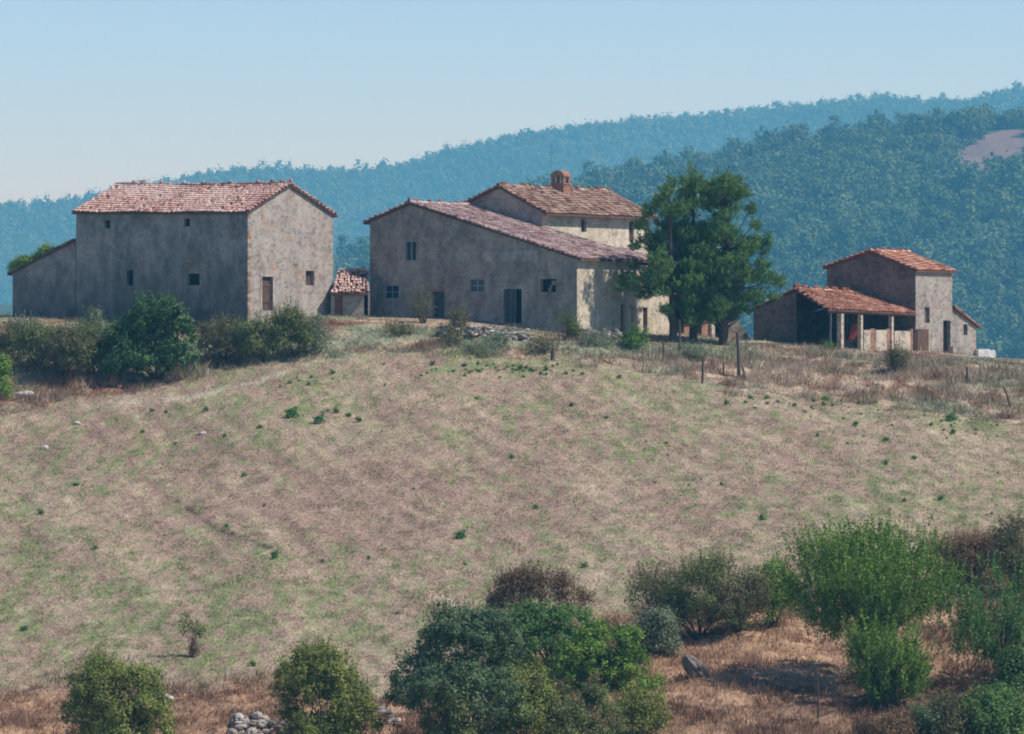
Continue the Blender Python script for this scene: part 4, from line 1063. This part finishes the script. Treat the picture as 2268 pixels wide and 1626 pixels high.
shrub(1404, 770, 722, 62, 'green', 'small dark round bush beside the narrow doors', 4200, .11, group=G2)
shrub(1985, 826, 776, 52, 'twig', 'dark scraggy shrub on the bank below the tower house', 2600, .1, group=G2, shoot=.5)
shrub(1840, 776, 758, 40, 'green', 'low weeds at the foot of the first shed pillar', 700, .08, group=G2)
# plants growing on the lean-to roof
t = thing('roof_weeds', q1+Vector((0, 0, .1)), 'green weeds growing on the low roof of the barn lean-to', 'weeds')
C = []
for i in range(9):
    q = q1+(q0-q1)*(i/16.0)+e2*random.uniform(.1, .9); C.append((q.x, q.y, q.z+.38+.14*math.sin(i), .5, .6, .32))
P, rn = leaf_cloud(C, 5500, .12, 16, .12); link('foliage', np_mesh('foliage', P, 4, L['bright'], rn), t)

# bottom bushes
G3 = 'bushes along the bottom of the field'
shrub(262, 1700, 1452, 250, 'yellow', 'round dark and yellow green bush at the bottom left corner', 42000, .105, group=G3, clumpy=[(215, 1530, 62, 68, 0), (262, 1560, 90, 90, 10), (305, 1535, 55, 55, 40), (205, 1590, 62, 60, 30), (330, 1600, 56, 60, 60), (260, 1640, 90, 60, 60), (225, 1485, 32, 30, 10), (340, 1560, 30, 28, 50)], cl=20, spread=.10, shoot=.14)
shrub(715, 1700, 1428, 240, 'yellow', 'round dark green bush with yellowish right side at the bottom beside the ruined wall', 42000, .105, group=G3, clumpy=[(695, 1500, 66, 62, 0), (655, 1520, 50, 46, 10), (740, 1500, 50, 50, 20), (715, 1560, 90, 80, 20), (790, 1590, 48, 62, 50), (720, 1640, 90, 50, 60), (700, 1460, 42, 26, 0), (770, 1550, 46, 46, 40)], cl=20, spread=.10, shoot=.14)
shrub(735, 1720, 1560, 150, 'yellow', 'pale yellow green shrub in front of the second bottom bush', 16000, .1, group=G3, d=230)
shrub(1030, 1690, 1350, 330, 'blue', 'big blue green bush forming the left half of the central thicket', 62000, .11, group=G3, clumpy=[(1040, 1470, 110, 95, 0), (970, 1430, 45, 44, 0), (1030, 1400, 60, 44, 0), (1095, 1420, 60, 60, 0), (930, 1500, 58, 50, 20), (1000, 1530, 100, 70, 30), (920, 1550, 50, 40, 40), (1080, 1560, 90, 80, 30), (980, 1375, 22, 22, 0)], cl=20, spread=.10, shoot=.1)
shrub(1230, 1640, 1322, 230, 'green', 'tall fresh green bush at the top of the central thicket', 46000, .11, group=G3, clumpy=[(1210, 1385, 72, 58, 0), (1170, 1400, 46, 46, 0), (1265, 1400, 50, 50, 10), (1230, 1460, 90, 80, 20), (1150, 1360, 26, 20, 0), (1290, 1450, 52, 52, 20), (1200, 1348, 42, 24, 0), (1260, 1540, 90, 80, 20), (1190, 1510, 80, 80, 20), (1230, 1590, 90, 60, 30)], cl=20, spread=.10, d=247)
shrub(1350, 1650, 1380, 240, 'bright', 'olive green bush forming the right side of the central thicket', 40000, .11, group=G3, clumpy=[(1350, 1440, 76, 62, 0), (1290, 1480, 70, 60, 10), (1395, 1515, 60, 74, 20), (1330, 1530, 80, 70, 20), (1400, 1590, 48, 50, 30), (1310, 1420, 40, 36, 0), (1330, 1600, 90, 50, 40)], cl=20, spread=.10, d=243)
shrub(1010, 1740, 1500, 190, 'olive', 'pale olive shrub at the bottom front of the central thicket', 20000, .1, group=G3, d=229, cl=30)
shrub(1160, 1740, 1470, 170, 'yellow', 'tall yellow green shrub in the front middle of the thicket', 24000, .1, group=G3, d=230, cl=30)
shrub(1290, 1740, 1515, 230, 'olive', 'pale grey green shrub in the front right of the thicket', 24000, .1, group=G3, d=230, cl=30)
shrub(1420, 1700, 1520, 130, 'yellow', 'narrow bright yellow green shrub at the right foot of the thicket', 9000, .1, group=G3, d=232, cl=30)
shrub(1455, 1452, 1338, 110, 'grey', 'pale grey green bush at the upper right of the thicket', 13000, .1, group=G3)
shrub(1180, 1368, 1262, 190, 'brown', 'rounded brown and olive dried bush above the thicket', 15000, .1, group=G3, shoot=.3, inner=.4, clumpy=[(1150, 1315, 58, 40, 0), (1215, 1310, 60, 34, 0), (1120, 1335, 36, 26, 0), (1270, 1335, 40, 24, 0), (1170, 1290, 40, 22, 0)])
shrub(1465, 1398, 1250, 190, 'twig', 'bare twiggy bush on the field edge right of the brown bush', 9000, .085, group=G3, shoot=.6, inner=.6)
shrub(1550, 1412, 1225, 210, 'olive', 'tall loose olive brown hedge bush behind the grey green one', 15000, .095, group=G3, shoot=.6, inner=.5)
shrub(1640, 1400, 1262, 190, 'twig', 'low brownish hedge bush beside the airy green tree', 10000, .095, group=G3, shoot=.4, inner=.4)
shrub(1712, 1382, 1232, 120, 'bright', 'yellow green shrub touching the left of the airy green tree', 7500, .11, group=G3, shoot=.3)
shrub(2160, 1290, 1185, 230, 'brown', 'reddish brown dry thicket behind the airy tree at the right', 14000, .1, group=G3, shoot=.6, inner=.5)
shrub(2255, 1320, 1150, 150, 'twig', 'brown and green dry bush at the right picture edge', 11000, .1, group=G3, shoot=.5, inner=.5)
shrub(2200, 1740, 1520, 190, 'green', 'dark shaded bush filling the bottom right corner', 22000, .11, group=G3, d=231)
shrub(2050, 1740, 1560, 110, 'blue', 'small dark shrub under the airy tree at the bottom edge', 8000, .1, group=G3, d=231)

shrub(2110, 1740, 1545, 150, 'twig', 'brown twiggy undergrowth along the bottom right edge', 9000, .1, group=G3, d=231, shoot=.4)
shrub(1960, 1740, 1590, 150, 'brown', 'low rust brown brush at the bottom edge under the leafy tree', 7000, .1, group=G3, d=230, shoot=.4)
shrub(2250, 1560, 1430, 130, 'deep', 'dark green bush low at the right picture edge', 9000, .11, group=G3)
def airy_tree(X, Yb, Yt, wpx, label, nsh, mat='bright', d=None, cyf=.52, Ymid=None, per=24):
    p = ground_px(X, Yb) if d is None else ground_at(X, d)
    sc = p.y/F; r = wpx/2*sc; zt = (CY-Yt)*sc; zm = (CY-Ymid)*sc; hz = zt-zm
    t = thing('airy_tree', p, label, 'tree', 'airy trees on the right bank')
    mb = MB(); fork = Vector((p.x, p.y, p.z+(zm-p.z)*.5))
    mb.tube([p-Vector((0, 0, .3)), p+Vector((.1, 0, (fork.z-p.z)*.5)), fork], [.17, .15, .13], 8)
    tips = []
    for i in range(16):
        a = 6.283*i/16+random.uniform(-.2, .2); q = random.uniform(.25, .95); e = random.uniform(-.25, .85)
        tip = Vector((p.x+math.cos(a)*r*q*.8, p.y+math.sin(a)*r*q*.8, zm+e*hz*.75)); m_ = fork+(tip-fork)*.5+Vector((0, 0, .1*(tip-fork).length*random.uniform(-.6, .6)))
        mb.tube([fork-Vector((0, 0, random.uniform(0, .5))), m_, tip], [.09, .055, .02], 5, 0, random.random()); tips.append((tip, m_))
    mb.build('trunk', M['bark'], t)
    dd = rand_dirs(nsh); rad = rng.random(nsh)**.42
    nb = max(20, nsh//22); bd = rand_dirs(nb)*(rng.random(nb)**.4)[:, None]
    dd = np.where((rng.random(nsh) < .75)[:, None], bd[rng.integers(0, nb, nsh)]+rng.normal(size=(nsh, 3))*.09, dd*rad[:, None]); rad = np.ones(nsh)
    st = np.array((p.x, p.y, zm))+dd*rad[:, None]*np.array((r*.95, r*.95, hz*.85)); st[:, 2] = np.where(dd[:, 2] < 0, zm+(st[:, 2]-zm)*.75, st[:, 2])
    dv = np.stack([(st[:, 0]-p.x)/r*.45, (st[:, 1]-p.y)/r*.45, np.full(nsh, .9)], 1)+rng.normal(size=(nsh, 3))*.18; dv /= np.linalg.norm(dv, axis=1)[:, None]
    ln = .5+1.0*rng.random(nsh)**1.4
    P, rn = shoots(st, dv, ln, per+6, .108, .05)
    link('crown', np_mesh('crown', P, 4, L[mat], rn), t)
    return t
airy_tree(1930, 1590, 1150, 390, 'broad airy green tree with upright shoots on the bottom right bank', 2700, Ymid=1320, d=243)
airy_tree(1965, 1640, 1385, 190, 'lower leafy tree standing in front of the foot of the broad airy tree', 900, Ymid=1500, d=238)
airy_tree(2225, 1590, 1250, 330, 'darker airy tree at the right picture edge beside the broad airy tree', 1000, 'green', Ymid=1410, d=241)
# long low bare branch reaching left from the right-hand tree
# ---- sapling in the field
p = ground_px(425, 1455)
t = thing('sapling', p, 'small lone sapling with a dry brown base in the lower left of the field', 'sapling')
mb = MB()
for i in range(7):
    a = random.uniform(0, 6.28); q = random.uniform(.1, .5); mb.tube([p+Vector((random.gauss(0, .08), random.gauss(0, .08), -.1)), p+Vector((math.cos(a)*q*.5, math.sin(a)*q*.5, .9)), p+Vector((math.cos(a)*q*1.2, math.sin(a)*q, random.uniform(1.3, 1.8)))], [.022, .014, .007], 5)
mb.build('stem', M['bark'], t)
P, rn = leaf_cloud([(p.x-.15, p.y, p.z+1.45, .6, .5, .5), (p.x+.3, p.y, p.z+1.1, .5, .4, .45), (p.x-.35, p.y, p.z+1.85, .35, .3, .25)], 1000, .085, 14, .09, .5)
link('foliage', np_mesh('foliage', P, 4, L['olive'], rn), t)
P, rn = leaf_cloud([(p.x+.1, p.y, p.z+.3, .32, .32, .4)], 900, .1, 10, .1, .5, .3)
link('dry_base', np_mesh('dry_base', P, 4, L['brown'], rn), t)

# ------------------------------------------------------------------ pines
def pine(X, Yb, d, tops, clumps, label, trunk, n, seed):
    n = int(n*2.1)
    p = ground_at(X, d); sc = d/F
    t = thing('pine_tree', p, label, 'pine tree', 'pine trees beside the farmhouse')
    mb = MB()
    tp = [p-Vector((0, 0, .4))]+[Vector(((tx-CX)*sc, d+dy, (CY-ty)*sc)) for tx, ty, dy in trunk]
    mb.tube(tp, [.3-.25*i/(len(tp)-1) for i in range(len(tp))], 8)
    C = []
    for (cx, cy, rx, ry) in clumps:
        # every clump sits on a bough leaving the trunk lower down
        dy = random.uniform(-1, 1)*1.9*max(.25, 1-abs(cx-X)/150)
        c = Vector(((cx-CX)*sc, d+dy, (CY-cy)*sc))
        C.append((c.x, c.y, c.z, rx*sc*1.08, rx*sc*1.08, ry*sc*.68))
        zt_ = c.z-abs(c.x-p.x)*.35-.6 if abs(cx-X) < 55 or cy < 600 else c.z+.2
        k = min(range(len(tp)-1), key=lambda i: abs((tp[i].z+tp[i+1].z)/2-zt_)); a = tp[k]+(tp[k+1]-tp[k])*.5
        mb.tube([a, a+(c-a)*.55+Vector((0, 0, -.15)), c], [.055, .035, .015], 5, 0, random.random())
    mb.build('trunk', M['bark'], t)
    # needle tufts: short upswept shoots over the clumps
    CC = np.array(C); wts = CC[:, 3]*CC[:, 5]; wts /= wts.sum(); m_ = n//26
    k = rng.choice(len(CC), m_, p=wts); dd = rand_dirs(m_); rr = rng.random(m_)**.33
    st = CC[k, :3]+dd*CC[k, 3:]*rr[:, None]*1.0
    ow = np.stack([st[:, 0]-p.x, st[:, 1]-p.y, np.zeros(m_)], 1); ow /= np.linalg.norm(ow, axis=1)[:, None]+.3
    dv = ow*.75+dd*.45+np.array((0, 0, .42)); dv /= np.linalg.norm(dv, axis=1)[:, None]
    P, rn = shoots(st, dv, .2+.28*rng.random(m_), 26, .14, .07, .36)
    link('crown', np_mesh('crown', P, 4, L['pine'], rn), t)
random.seed(3)
def spread_clumps(poly, n, r0, r1, seed):
    rr = random.Random(seed); out = []; xs = [a for a, b in poly]; ys_ = [b for a, b in poly]
    while len(out) < n:
        x, y = rr.uniform(min(xs), max(xs)), rr.uniform(min(ys_), max(ys_))
        if in_poly(np.array([x]), np.array([y]), poly)[0]:
            r_ = rr.uniform(r0, r1); out.append((x, y, r_, r_*.85))
    return out
# left pine
cl = spread_clumps([(1470, 440), (1495, 425), (1520, 470), (1545, 520), (1560, 600), (1560, 690), (1500, 710), (1440, 640), (1445, 560), (1425, 500), (1450, 450)], 46, 15, 27, 5)
cl += [(1476, 425, 13, 20), (1486, 408, 8, 14), (1468, 440, 12, 16), (1440, 470, 16, 20), (1425, 500, 16, 16), (1412, 545, 14, 14), (1405, 590, 13, 13), (1390, 628, 14, 9), (1410, 640, 12, 8), (1432, 655, 17, 11), (1400, 615, 18, 12), (1382, 640, 14, 9), (1420, 625, 20, 14), (1378, 618, 12, 7), (1545, 690, 18, 16), (1520, 705, 18, 12), (1560, 655, 18, 18), (1465, 650, 15, 12), (1500, 700, 20, 14), (1475, 690, 16, 12), (1450, 610, 20, 18), (1530, 715, 18, 12)]
pine(1492, 745, 351.4, None, cl, 'left pine with low drooping boughs against the farmhouse wall', [(1490, 690, 0), (1486, 600, 0), (1484, 500, 0), (1480, 420, 0)], 42000, 1)
# middle pine (narrow top showing between the other two)
cl = spread_clumps([(1510, 400), (1542, 390), (1552, 450), (1565, 560), (1590, 700), (1510, 700), (1505, 480)], 46, 15, 25, 9)
cl += [(1530, 374, 7, 12), (1532, 390, 12, 13), (1522, 400, 12, 14), (1508, 420, 10, 12), (1545, 405, 12, 16), (1512, 440, 12, 12), (1535, 712, 24, 18), (1560, 706, 20, 16), (1515, 690, 20, 18)]
pine(1535, 745, 353.2, None, cl, 'slim middle pine whose pointed top stands highest of the three', [(1536, 690, 0), (1538, 600, 0), (1536, 480, 0), (1532, 385, 0)], 24000, 2)
# right pine
cl = spread_clumps([(1580, 420), (1615, 400), (1645, 440), (1665, 520), (1670, 590), (1680, 640), (1640, 690), (1585, 700), (1560, 620), (1565, 500)], 58, 16, 27, 14)
cl += [(1604, 386, 8, 10), (1600, 400, 14, 14), (1622, 404, 18, 18), (1642, 430, 16, 18), (1582, 412, 12, 12), (1660, 465, 14, 18), (1668, 500, 12, 18), (1672, 540, 11, 16), (1694, 535, 9, 18), (1690, 560, 13, 14), (1700, 625, 16, 12), (1715, 618, 15, 10), (1724, 632, 13, 9), (1690, 650, 16, 12), (1708, 660, 14, 8), (1672, 672, 16, 10), (1650, 690, 16, 8), (1605, 690, 16, 10), (1580, 706, 24, 16), (1612, 704, 20, 14), (1555, 690, 22, 20), (1660, 620, 22, 18), (1670, 655, 22, 14), (1640, 660, 22, 18), (1695, 600, 16, 14), (1685, 585, 14, 14)]
pine(1600, 748, 352.6, None, cl, 'right pine with broad boughs sweeping out over the gap towards the shed', [(1604, 690, 0), (1610, 600, 0), (1612, 500, 0), (1604, 400, 0)], 42000, 3)

# ------------------------------------------------------------------ weeds on the field
def weed_mesh():
    P, rn = leaf_cloud([(0, 0, .1, .17, .15, .13)], 200, .065, 8, .045, .6)
    return np_mesh('weed_tuft', P, 4, L['weed'], rn)
wm = [weed_mesh() for _ in range(4)]
WPX = [(622, 858), (644, 850), (662, 846), (684, 853), (686, 838), (736, 829), (738, 842), (660, 840), (850, 856), (334, 913), (366, 915), (458, 912), (318, 960), (390, 985), (575, 950),
 (714, 918), (726, 912), (745, 915), (770, 925), (795, 935), (960, 809), (1003, 826), (1030, 812), (1045, 826), (1060, 808), (1080, 812), (1125, 815), (1150, 820), (1175, 822), (1198, 830),
 (1210, 822), (1255, 830), (1290, 832), (1372, 840), (1266, 900), (1346, 928), (1430, 980), (1055, 885), (1134, 1016), (914, 1086), (1184, 1128), (1450, 1070), (1960, 978), (1893, 943), (1868, 930),
 (1800, 890), (1830, 888), (1845, 900), (1608, 898), (1664, 884), (1700, 884), (1722, 892), (1760, 900), (2064, 944), (2112, 962), (2162, 955), (2208, 1050), (2026, 1018), (1962, 1028), (1960, 1030), (1810, 968),
 (584, 1124), (540, 1056), (213, 1217), (55, 1398), (715, 1246), (880, 1360), (504, 1168), (612, 1238), (1600, 1076), (2196, 1140), (2082, 1110), (2004, 1112), (560, 1476), (1690, 1152), (1480, 1010), (1296, 1258), (88, 1140), (168, 1076)]
for k_ in range(95):       # loose drifts of weeds on the brow, at the right end and a few anywhere
    q_ = random.random()
    if q_ < .45: WPX.append((random.gauss(1130, 130), random.gauss(822, 9)))
    elif q_ < .75: WPX.append((random.gauss(1830, 130), random.gauss(900, 14)))
    elif q_ < .87: WPX.append((random.gauss(2120, 60), random.gauss(950, 16)))
    else: WPX.append((random.uniform(50, 2100), random.uniform(930, 1330)))
for i, (X, Y) in enumerate(WPX):
    p = ground_px(X+random.uniform(-2, 2), Y)
    o = bpy.data.objects.new('weed_tuft', wm[i % 4]); COL.objects.link(o); o.location = p
    s_ = random.uniform(.5, 1.35)*(1 if i < 79 else .62); o.scale = (s_*1.2, s_, s_*random.uniform(.7, 1.1)); o.rotation_euler = (0, 0, random.uniform(0, 6))
    place = 'in the drift of weeds on the brow below the farmhouse' if Y < 858 and 930 < X < 1420 else 'among the weeds at the field edge below the open shed' if Y < 935 and 1550 < X < 2000 else \
        'at the right end of the field under the bank' if X > 1990 and Y < 1000 else 'on the upper left field below the barn' if X < 900 and Y < 1000 else 'far down the open lower field' if Y > 1150 else 'on the open middle of the field'
    tag(o, 'small green weed tuft '+place, 'weed', 'green weed tufts '+place)
for X, Y, s_, lab in ((1023, 1194, 1.9, 'lone round green weed clump in the middle of the lower field'), (710, 938, 2.3, 'dark green weed clump right of the green patch on the upper field'), (650, 925, 2.6, 'widest bright green weed clump on the upper field'),
                   (2108, 935, 2.3, 'broad green weed clump at the right end of the field')):
    p = ground_px(X, Y); o = bpy.data.objects.new('weed_clump', wm[0].copy()); COL.objects.link(o); o.location = p; o.scale = (s_*1.2, s_, s_*.85); tag(o, lab, 'weed')

# ------------------------------------------------------------------ grass
def blades(x, y, h_, wd, c, lean=.5):
    n = len(x); z = gz(x, y)-.02
    a = rng.random(n)*6.283; ux = np.cos(a)*wd/2; uy = np.sin(a)*wd/2
    lx = rng.normal(size=n)*lean*h_; ly = rng.normal(size=n)*lean*h_
    V = np.stack([np.stack([x-ux, y-uy, z], 1), np.stack([x+ux, y+uy, z], 1), np.stack([x+lx, y+ly, z+h_], 1)], 1).reshape(-1, 3)
    return V
def gmat(name):
    m, nt, b = newmat(name, .8)
    a = nt.nodes.new('ShaderNodeAttribute'); a.attribute_name = 'gcol'
    nt.links.new(a.outputs['Color'], b.inputs['Base Color']); b.inputs['Specular IOR Level'].default_value = .1
    t = nt.nodes.new('ShaderNodeBsdfTranslucent'); nt.links.new(a.outputs['Color'], t.inputs[0])
    mx = nt.nodes.new('ShaderNodeMixShader'); mx.inputs[0].default_value = .35
    nt.links.new(b.outputs[0], mx.inputs[1]); nt.links.new(t.outputs[0], mx.inputs[2]); nt.links.new(mx.outputs[0], nt.nodes['Material Output'].inputs[0])
    return m
M['grass'] = gmat('grass_blades')
n = 480000
y = 226+(352-226)*rng.random(n); x = (rng.random(n)*2-1)*y*.108
cl_ = fbm(x*1.8, y*.7, 101, 3); keep = rng.random(n) < np.clip((cl_-.32)*3.2, .08, 1)*(1-bank(x, y)); x, y, cl_ = x[keep], y[keep], cl_[keep]
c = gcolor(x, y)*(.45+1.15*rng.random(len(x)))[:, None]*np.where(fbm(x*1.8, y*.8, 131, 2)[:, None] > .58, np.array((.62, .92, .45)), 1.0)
h_ = (.04+.10*cl_)*(.6+.8*rng.random(len(x)))
o = bpy.data.objects.new('meadow_grass', np_mesh('meadow_grass', blades(x, y, h_, .05, c, .8), 3, M['grass'], col=np.clip(c, .01, 1))); COL.objects.link(o)
tag(o, 'short dry pinkish and green grass over the sloping field', 'grass', kind='stuff')
n = 560000
y = 226+(362-226)*rng.random(n); x = (rng.random(n)*2-1)*y*.108
b_ = bank(x, y); X, Y = px_of(x, y, gz(x, y, False))
cl_ = fbm(x*.9, y*.9, 111, 4)
bld = ((y > 350) & (X > 820) & (X < 1310)) | (y > 356)
keep = (b_ > .3) & (rng.random(n) < np.clip((cl_-.30)*3.5, .1, 1)) & (~bld | (rng.random(n) < .25)); x, y, cl_, X, Y = x[keep], y[keep], cl_[keep], X[keep], Y[keep]
tuft = fbm(x*.55, y*.55, 121, 3)
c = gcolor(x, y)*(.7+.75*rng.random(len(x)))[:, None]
h_ = (.12+.55*np.clip((tuft-.35)*2, 0, 1))*(.5+.8*rng.random(len(x)))*np.where(y > 349, .45, 1)*np.where((y > 328) & ((X > 1400) | (X < 750)), 1.6, 1)
o = bpy.data.objects.new('dry_grass', np_mesh('dry_grass', blades(x, y, h_, .055, c, .45), 3, M['grass'], col=np.clip(c, .01, 1))); COL.objects.link(o)
tag(o, 'long dry brown and sage grass on the banks above and below the field', 'grass', kind='stuff')

# ------------------------------------------------------------------ haze
hz = MB(); x1, y0_, y1_, z0_, z1_ = 9000, -62.5, 12002, -190, 385
hz.hexa([(-x1, y0_, z0_), (x1, y0_, z0_), (x1, y1_, z0_), (-x1, y1_, z0_)], [(-x1, y0_, z1_), (x1, y0_, z1_), (x1, y1_, z1_), (-x1, y1_, z1_)])
hm = bpy.data.materials.new('haze'); hm.use_nodes = True; nt = hm.node_tree; nt.nodes.clear()
out = nt.nodes.new('ShaderNodeOutputMaterial'); pv = nt.nodes.new('ShaderNodeVolumePrincipled')
pv.inputs['Color'].default_value = (.13, .53, .87, 1); pv.inputs['Density'].default_value = .00055/2.6; pv.inputs['Anisotropy'].default_value = 0.0
pv.inputs['Absorption Color'].default_value = (1, 1, 1, 1)
nt.links.new(pv.outputs[0], out.inputs['Volume'])
o = hz.build('haze', hm); tag(o, kind='stuff')
